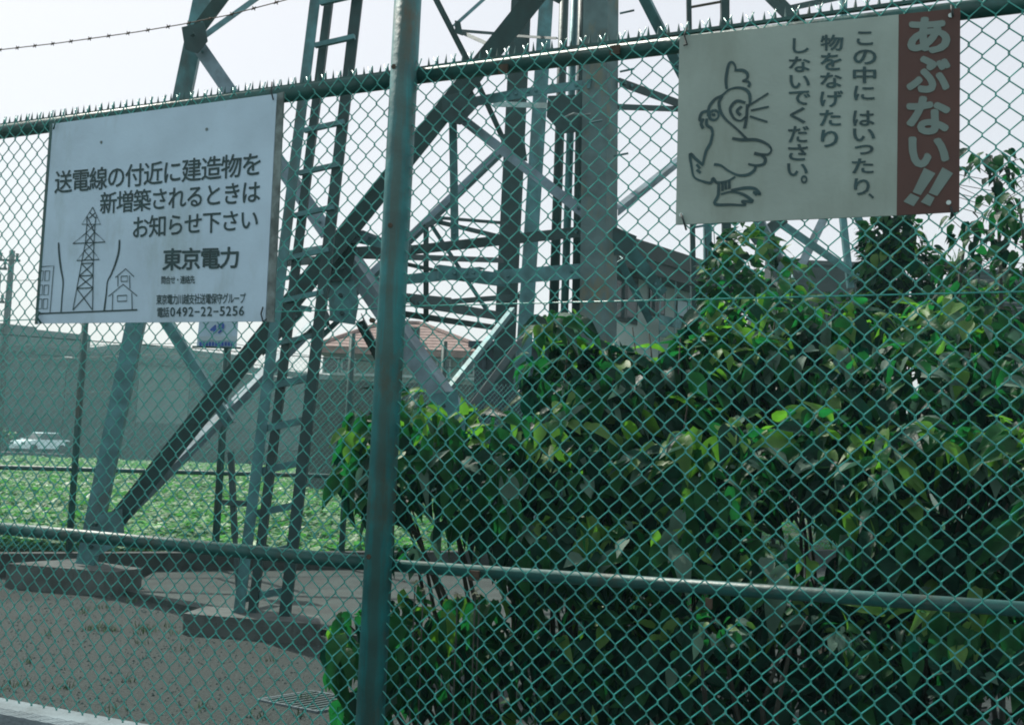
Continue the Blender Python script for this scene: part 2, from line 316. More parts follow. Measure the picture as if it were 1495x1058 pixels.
# brown-roofed house
def house_brown():
    Y = 41
    el, er = W(462, 507, Y), W(720, 514, Y); ze = (el.z+er.z)/2; r0, r1 = W(560, 470, Y+3.5), W(612, 472, Y+3.5)
    R = empty('tiled_house', ((el.x+er.x)/2, Y, 0), 'beige house with reddish brown hipped tile roof seen through the tower', 'house')
    m = MB(); m.box(((el.x+er.x)/2, Y+4, (ze-.05)/2), (er.x-el.x)-1.0, 7, ze-.05); m.build('wall', M['wall_b'], R)
    rz = r0.z
    A = [Vector((el.x, Y, ze)), Vector((er.x, Y, ze)), Vector((er.x, Y+8, ze)), Vector((el.x, Y+8, ze)), Vector((r0.x, Y+4, rz)), Vector((r1.x, Y+4, rz))]
    m = MB(); m.add(A+[a+Vector((0,0,-.22)) for a in A[:4]], [(0,1,5,4),(1,2,5),(2,3,4,5),(3,0,4),(0,6,7,1),(1,7,8,2),(2,8,9,3),(3,9,6,0),(6,9,8,7)]); roof = m.build('roof', M['roof_r'], R)
    nrm = (A[1]-A[0]).cross(A[4]-A[0]).normalized()
    for i in range(9):                                # tile courses on the front slope
        t0, t1 = i/9, (i+1)/9
        a0, b0 = A[0].lerp(A[4], t0), A[1].lerp(A[5], t0); a1, b1 = A[0].lerp(A[4], t1), A[1].lerp(A[5], t1)
        m = MB(); m.box8([a0+nrm*.02, b0+nrm*.02, b1+nrm*.01, a1+nrm*.01, a0+nrm*.05, b0+nrm*.05, b1+nrm*.03, a1+nrm*.03]); m.build('tile_course', M['roof_r'], roof)
    m = MB()
    for a, b in ((4, 5), (0, 4), (1, 5)): m.tube([A[a]+nrm*.06, A[b]+nrm*.06], .11, 6)
    m.build('ridge_tiles', M['roof_r'], roof)
    for x0, x1, y0, y1 in [(474, 492, 523, 543), (501, 516, 525, 541), (640, 655, 526, 546), (676, 690, 526, 546)]:
        p, q = W(x0, y0, Y+.4), W(x1, y1, Y+.4); m = MB(); cx_ = (p.x+q.x)/2; cz = (p.z+q.z)/2
        m.box((cx_, Y+.45, cz), q.x-p.x+.14, .1, p.z-q.z+.14); fr = m.build('window', M['frame'], R)
        m = MB(); m.box((cx_, Y+.38, cz), q.x-p.x, .08, p.z-q.z); m.build('pane', M['glass'], fr)
    m = MB(); m.box(((el.x+er.x)/2, Y+.46, W(590, 548, Y).z), er.x-el.x-.98, .1, .1); m.build('string_course', M['frame'], R)
    p = W(596, 487, Y+1); m = MB(); m.box((p.x, p.y, p.z), .9, .4, .5); m.build('roof_vent', M['roof_e'], roof)
house_brown()
# house with the deep eave behind the big column
def house_eave():
    a, b = W(880, 329, 18.6), W(1075, 389, 22.3); z = 5.55
    d = Vector((b.x-a.x, b.y-a.y, 0)).normalized(); n = ray(845, 500); n.z = 0; n.normalize()
    A0, B0 = Vector((a.x, a.y, 0)), Vector((b.x, b.y, 0)); Ln = (B0-A0).length
    R = empty('eaved_house', A0.lerp(B0, .5), 'pale house with deep dark eave beside the big tower leg', 'house')
    def P(t, o, zz): return A0+d*(t*Ln)+n*o+Vector((0, 0, zz))
    m = MB(); m.box8([P(.03,.9,0),P(.97,.9,0),P(.97,3,0),P(.03,3,0),P(.03,.9,z-.2),P(.97,.9,z-.2),P(.97,3,z-.2),P(.03,3,z-.2)]); m.build('wall', M['wall_l'], R)
    m = MB(); m.box8([P(0,0,z-.22),P(1,0,z-.22),P(1,2,z+.1),P(0,2,z+.1),P(0,0,z),P(1,0,z),P(1,2,z+.3),P(0,2,z+.3)])
    m.box8([P(0,2,z+.1),P(1,2,z+.1),P(1,4,z-.22),P(0,4,z-.22),P(0,2,z+.3),P(1,2,z+.3),P(1,4,z),P(0,4,z)]); rf = m.build('roof', M['roof_t'], R)
    m = MB(); m.box8([P(0,-.04,z-.3),P(1,-.04,z-.3),P(1,-.003,z-.3),P(0,-.003,z-.3),P(0,-.04,z+.02),P(1,-.04,z+.02),P(1,-.003,z+.02),P(0,-.003,z+.02)]); m.build('gutter', M['roof_e'], rf)
    m = MB(); m.box8([P(0,0,z-.55),P(1,0,z-.55),P(1,.88,z-.55),P(0,.88,z-.55),P(0,.02,z-.31),P(1,.02,z-.31),P(1,.88,z-.31),P(0,.88,z-.31)]); m.build('soffit', M['roof_e'], R)
    for t0, t1, z0, z1, mt in [(.10,.26,4.1,5.0,'glass'),(.34,.46,4.35,5.0,'glass'),(.55,.72,4.4,4.85,'curtain'),(.76,.93,4.4,4.85,'curtain'),(.2,.45,2.6,3.5,'glass'),(.6,.9,2.4,3.4,'glass')]:
        m = MB(); m.box8([P(t0,.84,z0),P(t1,.84,z0),P(t1,.89,z0),P(t0,.89,z0),P(t0,.84,z1),P(t1,.84,z1),P(t1,.89,z1),P(t0,.89,z1)]); fr = m.build('window', M['roof_e'], R)
        tm = (t0+t1)/2
        for u0, u1 in ((t0+.006, tm-.003), (tm+.003, t1-.006)):
            m = MB(); m.box8([P(u0,.81,z0+.07),P(u1,.81,z0+.07),P(u1,.838,z0+.07),P(u0,.838,z0+.07),P(u0,.81,z1-.07),P(u1,.81,z1-.07),P(u1,.838,z1-.07),P(u0,.838,z1-.07)]); m.build('pane', M[mt], fr)
    for z0, z1, o in ((4.12,4.3,.2),(3.86,3.98,.0),(3.1,3.22,.0)):
        m = MB(); m.box8([P(.4,o,z0),P(.96,o,z0),P(.96,o+.06,z0),P(.4,o+.06,z0),P(.4,o,z1),P(.96,o,z1),P(.96,o+.06,z1),P(.4,o+.06,z1)]); m.build('balcony_rail', M['steel'], R)
    for k in range(6):
        t = .4+k*.112; m = MB(); m.box8([P(t-.004,.07,2.0),P(t+.004,.07,2.0),P(t+.004,.13,2.0),P(t-.004,.13,2.0),P(t-.004,.07,5.2),P(t+.004,.07,5.2),P(t+.004,.13,5.2),P(t-.004,.13,5.2)]); m.build('balcony_post', M['steel'], R)
house_eave()
# tile roofs to the right
def tile_roof(x0, x1, yr, ye, Y, label, n=12, deep=3.2, mt='roof_t'):
    a, b = W(x0, yr, Y+deep), W(x1, yr+(x1-x0)*.03, Y+deep); e0 = W(x0, ye, Y); zr = (a.z+b.z)/2; ze = e0.z
    R = empty('roofed_house', ((a.x+b.x)/2, Y+deep, 0), label, 'house')
    m = MB(); m.box(((a.x+b.x)/2, Y+deep, ze/2), b.x-a.x-.8, deep*2-.8, ze); m.build('wall', M['wall_b'], R)
    A = [Vector((a.x, Y, ze)), Vector((b.x, Y, ze)), Vector((b.x, Y+2*deep, ze)), Vector((a.x, Y+2*deep, ze)), Vector((a.x, Y+deep, zr)), Vector((b.x, Y+deep, zr))]
    m = MB(); m.add(A, [(0,1,5,4),(1,2,5),(2,3,4,5),(3,0,4),(0,3,2,1)]); rf = m.build('roof', M['roof_e'], R)
    nr = (A[1]-A[0]).cross(A[4]-A[0]).normalized()
    for i in range(n):
        t0, t1 = i/n, (i+.8)/n; a0, b0, a1, b1 = A[0].lerp(A[4], t0), A[1].lerp(A[5], t0), A[0].lerp(A[4], t1), A[1].lerp(A[5], t1)
        m = MB(); m.box8([a0+nr*.01, b0+nr*.01, b1+nr*.01, a1+nr*.01, a0+nr*.13, b0+nr*.13, b1+nr*.03, a1+nr*.03]); m.build('tile_course', M[mt], rf)
    m = MB(); m.tube([A[4]+Vector((0,0,.08)), A[5]+Vector((0,0,.08))], .14, 6); m.build('ridge', M['roof_e'], rf)
tile_roof(1118, 1278, 389, 470, 26, 'house with grey banded tile roof under the cream sign', 13, 3.4, 'roof_g')
tile_roof(1386, 1580, 401, 452, 30, 'house with low dark roof at the right edge behind the sapling', 8, 3, 'roof_t')
# blue-grey shed behind the tower
a, b = W(694, 508, 15.5), W(835, 500, 15.0)
sh = empty('storage_shed', ((a.x+b.x)/2, 16, 0), 'dark blue grey sheet metal shed behind the bush and tower leg', 'shed')
m = MB(); wallbox(m, a.xy, b.xy, 0, a.z, 2.2); m.build('wall', M['shed'], sh)
m = MB(); a_ = a+Vector((-.1,-.12,0)); b_ = b+Vector((.1,-.12,0)); wallbox(m, a_.xy, b_.xy, a.z, a.z+.09, 2.5); m.build('roof', M['shed'], sh)
for k in range(5):
    p = a.lerp(b, .1+k*.2); m = MB(); m.box((p.x, p.y-.03, a.z/2), .05, .05, a.z-.02); m.build('rib', M['shed'], sh)
# car
def car():
    c = G(58, 667, .05); Y = 77.; c = Vector((W(58, 655, Y).x, Y, .45))
    R = empty('parked_car', c, 'small white car parked beyond the field at the far left', 'car')
    prof = [(-1.95,.35),(-1.98,.62),(-1.85,.8),(-1.0,.95),(-.35,1.4),(.3,1.5),(1.1,1.48),(1.75,1.05),(1.95,.95),(1.97,.4)]
    rz = rad(64); Rm = Matrix.Rotation(rz, 3, 'Z')@Matrix.Scale(.98, 3)
    def T(x, y, z): return c+Rm@Vector((x, y, z))
    low = [(-1.95,.3),(-1.99,.62),(-1.86,.82),(-.95,.97),(1.75,1.02),(1.95,.95),(1.97,.35)]
    m = MB(); n = len(low); m.add([T(x,-.83,z) for x,z in low]+[T(x,.83,z) for x,z in low], [tuple(range(n)), tuple(range(2*n-1,n-1,-1))]+[(i,(i+1)%n,n+(i+1)%n,n+i) for i in range(n)]); body = m.build('body', M['carpaint'], R)
    m = MB(); cab = [(-.95,.975),(-.3,1.44),(1.1,1.46),(1.72,1.03)]; n = 4
    m.add([T(x,-.74+(.1 if z>1.2 else 0),z) for x,z in cab]+[T(x,.74-(.1 if z>1.2 else 0),z) for x,z in cab], [(0,1,2,3),(7,6,5,4)]+[(i,(i+1)%n,n+(i+1)%n,n+i) for i in range(n)]); m.build('cabin_glass', M['glass'], R)
    m = MB(); m.box8([T(-.32,-.66,1.44),T(1.15,-.66,1.46),T(1.15,.66,1.46),T(-.32,.66,1.44),T(-.25,-.6,1.52),T(1.05,-.6,1.53),T(1.05,.6,1.53),T(-.25,.6,1.52)]); m.build('roof', M['carpaint'], R)
    for sy in (-.78, .78):
        for x in (-1.25, 1.25):
            m = MB(); m.tube([T(x, sy-.1, .32), T(x, sy+.1, .32)], .32, 12); m.build('wheel', M['tyre'], R)
    for sy in (-.6, .6):
        m = MB(); m.box(T(-1.96, sy, .68), .08, .34, .14, rz); m.build('headlight', M['glass'], R)
        m = MB(); m.box(T(-.85, sy*1.5, 1.02), .12, .16, .1, rz); m.build('mirror', M['carpaint'], R)
    m = MB(); m.box(T(-1.97, 0, .42), .06, .4, .14, rz); m.build('number_plate', M['frame'], R)
car()
# ------------------------------------------------------------------ tower
def lbeam(mb, p, q, w_, t_=.012, roll=0., solid=False, w2=None):
    d = (q-p).normalized(); n = Vector((0, -1, 0)); n = (n-d*n.dot(d)).normalized(); u = d.cross(n)
    if u.z < 0 and abs(d.z) < .9: u = -u
    Rq = Quaternion(d, roll); n = Rq@n; u = Rq@u; w2 = w2 or w_
    def pr(o, a0, a1, b0, b1):
        c = [(a0,b0),(a1,b0),(a1,b1),(a0,b1)]
        mb.box8([o[0]+u*a+n*b for a,b in c]+[o[1]+u*a+n*b for a,b in c])
    if solid: pr((p,q), -w_/2, w_/2, -w2/2, w2/2)
    else:
        pr((p,q), -w_/2, w_/2, -t_, 0)
        pr((p,q), w_/2-t_, w_/2, -w2, -t_)
TB = W(120, 826, 10.9)
tower = empty('transmission_tower', (W(505, 700, 11).x, 11, 0), 'big steel lattice pylon with crossing braces standing behind the fence', 'pylon')
def mem(R, nm, x1, y1, Y1, x2, y2, Y2, wpx, mt='steel', roll=0., solid=False, w2=None):
    p, q = W(x1, y1, Y1), W(x2, y2, Y2); w_ = wpx*(Y1+Y2)/2/FP
    m = MB(); lbeam(m, p, q, w_, max(.006, w_*.09), roll, solid, w2); return m.build(nm, M[mt], R)
# legs
legA = mem(tower, 'leg', 124, 824, 10.9, 332, -185, 11.6, 25, 'steel', rad(12))
legB = mem(tower, 'leg', 874, 945, 8.6, 880, -170, 9.3, 1, 'steel_b')
# big column: an angle section opening away from the street
bpy.data.objects.remove(legB)
m = MB(); p, q = W(872, 952, 8.6), W(881, -160, 9.2)
def prism(mb, p, q, poly):
    n = len(poly); mb.add([p+Vector((a, b, 0)) for a, b in poly]+[q+Vector((a, b, 0)) for a, b in poly], [tuple(range(n)), tuple(range(2*n-1, n-1, -1))]+[(i, (i+1) % n, n+(i+1) % n, n+i) for i in range(n)])
prism(m, p, q, [(-.17, 0), (.04, -.03), (.15, .09), (.14, .10), (.04, -.015), (-.165, .012)]); legB = m.build('leg', M['steel_b'], tower)
legB['label'] = 'wide stained near leg'
mem(tower, 'leg', 734, 560, 13.6, 766, -100, 14.4, 31, 'steel_d', 0, False, .1)
mem(tower, 'leg', 762, 560, 12.6, 804, -100, 13.4, 22, 'steel', rad(10), False, .08)
# risers beside the near leg
for x1, x2, wpx, Y, mt in [(806, 827, 15, 10.2, 'steel_d'), (822, 842, 12, 9.6, 'steel'), (840, 852, 14, 9.5, 'steel_d')]:
    m = MB(); p, q = W(x1, 520, Y), W(x2, -100, Y+.3); m.tube([p, q], wpx*Y/FP/2, 10); m.build('riser_pipe', M[mt], tower, True)
braces = [
 # x1,y1,Y1, x2,y2,Y2, width px, material, roll
 (160, 772, 10.85, 960, -228, 8.9, 29, 'steel_d', 0),          # main diagonal from left foot
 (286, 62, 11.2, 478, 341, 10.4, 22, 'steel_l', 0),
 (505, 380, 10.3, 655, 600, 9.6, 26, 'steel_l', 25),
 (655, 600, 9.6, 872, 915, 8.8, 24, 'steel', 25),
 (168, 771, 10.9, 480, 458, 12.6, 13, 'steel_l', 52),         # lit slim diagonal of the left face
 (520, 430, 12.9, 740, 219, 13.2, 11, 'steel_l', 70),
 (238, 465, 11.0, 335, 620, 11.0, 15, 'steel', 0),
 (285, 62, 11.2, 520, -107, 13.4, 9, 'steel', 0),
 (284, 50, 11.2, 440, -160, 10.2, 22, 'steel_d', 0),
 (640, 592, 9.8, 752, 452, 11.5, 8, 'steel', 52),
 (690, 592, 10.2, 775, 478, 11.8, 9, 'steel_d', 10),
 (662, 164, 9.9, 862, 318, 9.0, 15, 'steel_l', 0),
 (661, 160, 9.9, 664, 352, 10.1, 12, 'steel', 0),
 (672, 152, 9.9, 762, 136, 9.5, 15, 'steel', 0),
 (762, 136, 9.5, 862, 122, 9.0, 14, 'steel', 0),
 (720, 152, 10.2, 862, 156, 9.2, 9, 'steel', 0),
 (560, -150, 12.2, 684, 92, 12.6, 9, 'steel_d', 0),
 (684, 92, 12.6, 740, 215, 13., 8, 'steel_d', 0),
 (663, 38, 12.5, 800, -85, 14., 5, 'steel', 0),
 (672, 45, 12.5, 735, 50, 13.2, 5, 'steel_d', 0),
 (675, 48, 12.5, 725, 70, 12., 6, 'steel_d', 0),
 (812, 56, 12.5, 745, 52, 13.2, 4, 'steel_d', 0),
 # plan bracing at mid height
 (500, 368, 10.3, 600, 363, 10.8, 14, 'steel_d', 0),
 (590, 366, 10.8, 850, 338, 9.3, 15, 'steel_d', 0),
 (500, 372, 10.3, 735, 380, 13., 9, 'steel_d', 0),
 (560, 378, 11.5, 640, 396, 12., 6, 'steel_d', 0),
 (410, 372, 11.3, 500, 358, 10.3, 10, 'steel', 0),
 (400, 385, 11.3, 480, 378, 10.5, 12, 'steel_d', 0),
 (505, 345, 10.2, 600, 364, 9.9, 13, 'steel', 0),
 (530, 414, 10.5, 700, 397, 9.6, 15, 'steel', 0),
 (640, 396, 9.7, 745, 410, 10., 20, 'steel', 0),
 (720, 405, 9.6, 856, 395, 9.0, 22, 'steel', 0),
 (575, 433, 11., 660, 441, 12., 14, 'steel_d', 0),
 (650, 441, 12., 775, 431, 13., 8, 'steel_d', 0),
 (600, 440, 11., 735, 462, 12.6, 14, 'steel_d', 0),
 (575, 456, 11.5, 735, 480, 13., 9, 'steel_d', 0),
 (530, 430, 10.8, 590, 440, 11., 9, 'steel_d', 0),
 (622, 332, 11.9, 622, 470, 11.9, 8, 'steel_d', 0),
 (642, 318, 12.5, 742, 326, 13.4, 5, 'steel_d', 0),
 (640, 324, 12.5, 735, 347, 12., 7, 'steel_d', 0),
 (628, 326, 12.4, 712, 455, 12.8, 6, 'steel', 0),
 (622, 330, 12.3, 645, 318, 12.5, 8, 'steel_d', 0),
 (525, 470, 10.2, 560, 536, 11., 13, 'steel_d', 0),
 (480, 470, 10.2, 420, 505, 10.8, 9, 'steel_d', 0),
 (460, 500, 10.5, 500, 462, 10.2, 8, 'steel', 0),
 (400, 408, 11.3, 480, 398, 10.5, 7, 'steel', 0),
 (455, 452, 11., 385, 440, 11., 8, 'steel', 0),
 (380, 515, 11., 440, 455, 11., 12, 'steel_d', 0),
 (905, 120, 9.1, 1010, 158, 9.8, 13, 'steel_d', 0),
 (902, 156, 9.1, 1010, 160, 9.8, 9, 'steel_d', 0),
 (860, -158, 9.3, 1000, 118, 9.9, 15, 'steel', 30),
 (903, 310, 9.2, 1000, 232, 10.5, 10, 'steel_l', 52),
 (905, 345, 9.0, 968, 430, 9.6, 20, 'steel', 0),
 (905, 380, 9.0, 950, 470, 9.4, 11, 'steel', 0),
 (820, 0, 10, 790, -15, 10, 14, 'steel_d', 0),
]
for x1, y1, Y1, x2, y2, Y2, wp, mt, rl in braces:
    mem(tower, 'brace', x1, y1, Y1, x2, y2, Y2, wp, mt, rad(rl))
    if wp >= 12 and rl < 40:
        p, q = W(x1, y1, Y1), W(x2, y2, Y2); d = (q-p).normalized()
        for o, sgn in ((p, 1), (q, -1)):
            for k in (0, 1):
                c = o+d*sgn*(.07+.09*k)+Vector((0, -.004, 0)); mm = MB(); mm.tube([c, c+Vector((0, -.02, 0))], .014, 6); mm.build('bolt', M['steel'], tower)
def plate(poly, Y, mt, nm='gusset_plate', th=.014):
    a = [W(x, y, Y) for x, y in poly]; n = len(a); e = Vector((0, th, 0)); m = MB()
    m.add(a+[p+e for p in a], [tuple(range(n)), tuple(range(2*n-1, n-1, -1))]+[(i, (i+1) % n, n+(i+1) % n, n+i) for i in range(n)])
    return m.build(nm, M[mt], tower)
plate([(482, 338), (512, 332), (522, 350), (516, 385), (512, 408), (478, 412), (472, 380)], 10.15, 'steel_d')
plate([(474, 408), (516, 408), (524, 440), (518, 474), (482, 468), (480, 440)], 10.2, 'steel')
plate([(495, 342), (530, 336), (560, 348), (530, 352), (500, 356)], 10.1, 'steel_l')
plate([(645, 140), (690, 132), (700, 152), (672, 182), (645, 176)], 9.55, 'steel_d')
plate([(730, 195), (765, 200), (770, 235), (735, 232)], 12.2, 'steel_d')
plate([(800, 140), (862, 138), (862, 190), (820, 195), (798, 170)], 9.05, 'steel_d')
plate([(664, 30), (672, 32), (676, 52), (664, 48)], 12.35, 'steel_d')
plate([(142, 752), (178, 742), (182, 790), (120, 822), (128, 770)], 10.7, 'steel')
plate([(265, 40), (298, 32), (303, 60), (288, 78), (270, 72)], 11.05, 'steel_d')
plate([(628, 575), (668, 570), (672, 612), (636, 618)], 9.5, 'steel')
plate([(895, 330), (930, 345), (920, 372), (893, 372)], 8.95, 'steel_d')
for lx, ly, Y in [(140, 765, 10.62), (150, 782, 10.62), (133, 798, 10.62), (500, 360, 10.0), (500, 392, 10.0), (498, 432, 10.1), (500, 458, 10.1), (525, 344, 10.0), (660, 150, 9.4), (676, 160, 9.4), (282, 52, 10.95), (648, 592, 9.4)]:
    p = W(lx, ly, Y+.06); m = MB(); m.tube([p, p+Vector((0, -.06, 0))], .022, 6); m.build('bolt', M['steel_d'], tower)
# step bolts on the near leg
for px, py in [(905, 105), (896, 228), (858, 180), (905, 20)]:
    p = W(px, py, 8.85); m = MB(); m.tube([p, p+Vector((.12, -.03, .02))], .009, 6); m.build('step_bolt', M['steel'], tower)
m = MB(); p = [W(824, 172, 8.95), W(838, 166, 8.9), W(850, 169, 8.9), W(862, 167, 8.9)]; m.tube(p, .012, 6); m.build('earth_wire', M['timber'], tower)
# right-hand far tower
T2 = empty('far_pylon', (W(1190, 500, 19).x, 19, 0), 'slimmer grey lattice pylon seen below and above the cream sign', 'pylon')
for a in [(1095, 300, 16, 1148, 402, 16, 15, 'steel_l', 25), (1150, 408, 16, 1235, 560, 16.5, 15, 'steel', 25),
          (1098, 352, 17, 1146, 318, 17, 16, 'steel_d', 0), (1134, 322, 17, 1262, 410, 18, 12, 'steel', 0),
          (1226, 270, 20, 1166, 395, 20, 14, 'steel_l', 40), (1229, 290, 18, 1243, 420, 18, 9, 'steel', 0),
          (1126, 330, 18, 1137, 388, 18, 6, 'steel_d', 0), (1246, 300, 19, 1292, 400, 19, 9, 'steel', 0),
          (992, -140, 17, 1172, 40, 17, 22, 'steel_d', 0), (1145, 14, 17, 1245, -8, 17.5, 9, 'steel_d', 0),
          (1165, 30, 17, 1134, 322, 17, 12, 'steel_d', 0), (1165, 30, 17, 1290, 300, 18, 12, 'steel', 0), (1235, -160, 19.5, 1229, 290, 18.5, 9, 'steel', 0),
          (1132, 250, 17, 1250, 260, 18, 9, 'steel', 0), (985, 90, 15, 1100, 305, 16, 14, 'steel', 25)]:
    mem(T2, 'brace', *a[:8], rad(a[8]))
# slim ladder pole pair near the cream sign
LP = empty('pole_ladder', G(1030, 800), 'narrow upright pole pair rising behind the left edge of the cream sign', 'ladder')
mem(LP, 'pole', 1003, -160, 10, 1014, 520, 10, 7, 'steel_d', 0, True); mem(LP, 'pole', 1057, -160, 10, 1062, 560, 10, 12, 'steel_d', 0, True); mem(LP, 'pole', 1032, 200, 10.3, 1034, 520, 10.3, 11, 'steel', 0, True)
for y in (8, 70, 135, 200, 265, 330, 395): mem(LP, 'rung', 1008, y+3, 10, 1058, y-6, 10, 3, 'rust' if y == 8 else 'steel', 0, True)
# climbing ladder on its pad
LD = empty('climbing_ladder', G(380, 905, .15), 'leaning steel ladder of three uprights standing on the near concrete pad', 'ladder')
mem(LD, 'upright', 348, 896, 8.75, 476, -130, 8.95, 15, 'steel', rad(8), False, .05); mem(LD, 'upright', 368, 900, 8.8, 497, -130, 9.0, 12, 'steel_d', 0, True); mem(LD, 'upright', 414, 906, 8.65, 536, -130, 8.85, 16, 'steel_d', 0, False, .05)
for y in range(-65, 900, 62):
    t = (896-y)/(896+130); x2 = 368+(497-368)*t; x3 = 414+(536-414)*t
    if y in (741-5,): pass
    mem(LD, 'rung', x2-13, y+8, 8.85, x3+4, y-5, 8.75, 7 if y < 540 else 10, 'steel', 0, True)
# small brace post beside it
mem(LD, 'prop', 337, 660, 9.2, 343, 786, 9.1, 8, 'steel_d', 0, True); mem(LD, 'prop', 327, 733, 9.2, 362, 735, 9.0, 8, 'steel_d', 0, True)
mem(LD, 'prop', 343, 786, 9.1, 350, 890, 8.9, 6, 'steel_d', 0, True)
# pads
def pad(poly, z, label, hgt):
    a = [G(x, y, z) for x, y in poly]; m = MB(); n = len(a)
    lo_ = [Vector((p.x, p.y, -.05)) for p in a]; m.add(a+lo_, [tuple(range(n))]+[(i, (i+1) % n, n+(i+1) % n, n+i) for i in range(n)])
    tag(m.build('concrete_footing', M['concrete']), label, 'concrete footing', None)
pad([(268, 895), (468, 911), (466, 898), (300, 884)], .16, 'low concrete pad under the three ladder uprights', 0)
pad([(10, 822), (165, 835), (208, 829), (110, 815)], .24, 'thick concrete pad under the slanting left pylon leg', 0)
# back fence
bf = empty('back_fence', BS(0, 0), 'thin dark green wire fence along the edge of the field', 'fence')
m = MB(); m.box8([BS(-9,-.02,-.08),BS(16,-.02,-.08),BS(16,-.02,.1),BS(-9,-.02,.1),BS(-9,.25,-.08),BS(16,.25,-.08),BS(16,.25,.1),BS(-9,.25,.1)]); tag(m.build('kerb', M['kerb_d']), kind='structure')
def bt(px):
    best = min((abs(((lambda q: CX+FP*q.x/(-q.z))(CR.transposed()@(BS(t*.02, 1.2)-O)))-px), t*.02) for t in range(-400, 800)); return best[1]
for px in (-80, 110, 322, 505, 640, 800, 960, 1130, 1300, 1480):
    t = bt(px); m = MB(); m.tube([BS(t, .2), BS(t, 2.95)], .038, 8); m.build('post', M['fence'], bf, True)
m = MB(); m.tube([BS(-9, 1.17, .0), BS(16, 1.17, .0)], .026, 8); m.build('rail', M['fence'], bf, True)
m = MB(); m.tube([BS(-9, 2.62, .0), BS(16, 2.62, .0)], .006, 5); m.build('top_wire', M['fence'], bf)
m = MB(); H2, V2 = .0645, .0708
for k in range(int(25/H2*1)):
    s0 = -9+k*H2
    for sg in (1, -1):
        x = s0; z = .27
        while z < 2.62:
            pass; break
for sg in (1, -1):                            # straight strands at 48 degrees both ways
    L_ = 2.35*H2/V2
    k = -9-L_
    while k < 16+L_:
        a0, z0, a1, z1 = k, .27, k+L_, 2.62
        if sg < 0: a0, a1 = a1, a0
        if max(a0, a1) > -9 and min(a0, a1) < 16: m.tube([BS(a0, z0, .03*sg*.1), BS(a1, z1, .03*sg*.1)], .0019, 3, caps=False)
        k += H2
tag(m.build('wire_mesh', M['wire'], bf), kind='stuff')
# small plate on the back fence post
pl = [W(291, 466, 11.9), W(347, 466, 11.9), W(345, 509, 11.9), W(287, 506, 11.9)]
sg = empty('number_plate_board', (pl[0].x, 11.9, 0), 'small pale plate with blue number on a post under the big white sign', 'sign')
pl[0], pl[1] = W(293, 446, 11.9), W(349, 446, 11.9)
m = MB(); m.box8([pl[3], pl[2], pl[2]+Vector((0,.01,0)), pl[3]+Vector((0,.01,0)), pl[0], pl[1], pl[1]+Vector((0,.01,0)), pl[0]+Vector((0,.01,0))]); m.build('board', M['sign_white'], sg)
m = MB(); p, q = W(331, 500, 11.93), W(331, 812, 11.93); m.tube([Vector((p.x, p.y, .2)), Vector((p.x, p.y, 2.75))], .03, 8); m.build('support', M['fence'], sg, True)
m = MB(); m.tube([W(281, 506, 11.88), W(352, 508, 11.88)], .012, 6); m.build('bracket', M['fence'], sg)
# ------------------------------------------------------------------ lettering
def glyph(ch, off=.0):
    cu = bpy.data.curves.new('glyph', 'FONT'); cu.body = ch; cu.size = 1; cu.offset = off; cu.resolution_u = 3
    ob = bpy.data.objects.new('glyph', cu); C.objects.link(ob)
    dg = bpy.context.evaluated_depsgraph_get(); me = bpy.data.meshes.new_from_object(ob.evaluated_get(dg))
    vs = [(v.co.x, v.co.y) for v in me.vertices]; fs = [tuple(p.vertices) for p in me.polygons]
    bpy.data.objects.remove(ob); bpy.data.curves.remove(cu); bpy.data.meshes.remove(me); return vs, fs
def bil(c, u, v):                              # c = TL,TR,BR,BL
    top = c[0].lerp(c[1], u); bot = c[3].lerp(c[2], u); return bot.lerp(top, v)
def put(mb, ch, quad, off=0., fit=True, em=None):
    vs, fs = glyph(ch)
    if not vs: return
    if off:
        V0, F0 = vs, fs; vs, fs = [], []
        for k in range(9):
            a = k*math.pi/4; dx, dy = (math.cos(a)*off, math.sin(a)*off) if k < 8 else (0, 0); n0 = len(vs)
            vs += [(x+dx, y+dy, k*.00004) for x, y in V0]; fs += [tuple(i+n0 for i in f) for f in F0]
    else: vs = [(x, y, 0) for x, y in vs]
    if fit:
        x0 = min(v[0] for v in vs); x1 = max(v[0] for v in vs); y0 = min(v[1] for v in vs); y1 = max(v[1] for v in vs)
        mb.add([bil(quad, (x-x0)/(x1-x0), (y-y0)/(y1-y0))+FN*z for x, y, z in vs], fs)
    else:
        mb.add([bil(quad, .5+(x/em[0]-.5)*1.06, .5+((y+.12)/em[1]-.5)*1.06)+FN*z for x, y, z in vs], fs)
def line(R, txt, px, mt, off=.02, o=.016, kind='lettering', fit=False):
    q = [F(x, y, o) for x, y in px]; n = len(txt); mb = MB()
    for i, ch in enumerate(txt):
        a, b = i/n, (i+1)/n
        cq = [q[0].lerp(q[1], a), q[0].lerp(q[1], b), q[3].lerp(q[2], b), q[3].lerp(q[2], a)]
        if ord(ch) < 128:
            if ch == '-': 
                mb.quad(bil(cq, .1, .42), bil(cq, .9, .42), bil(cq, .9, .56), bil(cq, .1, .56))
            else: 
                cq = [bil(cq, .1, .97), bil(cq, .9, .97), bil(cq, .9, .05), bil(cq, .1, .05)]; put(mb, ch, cq, off)
        else: put(mb, ch, cq, off, False, (1., 1.))
    return mb.build(kind, mt, R)
def vline(R, items, mt, off, o, kind='lettering'):
    mb = MB()
    for ch, x0, y0, x1, y1 in items: put(mb, ch, [F(x0, y0, o), F(x1, y0, o), F(x1, y1, o), F(x0, y1, o)], off)
    return mb.build(kind, mt, R)
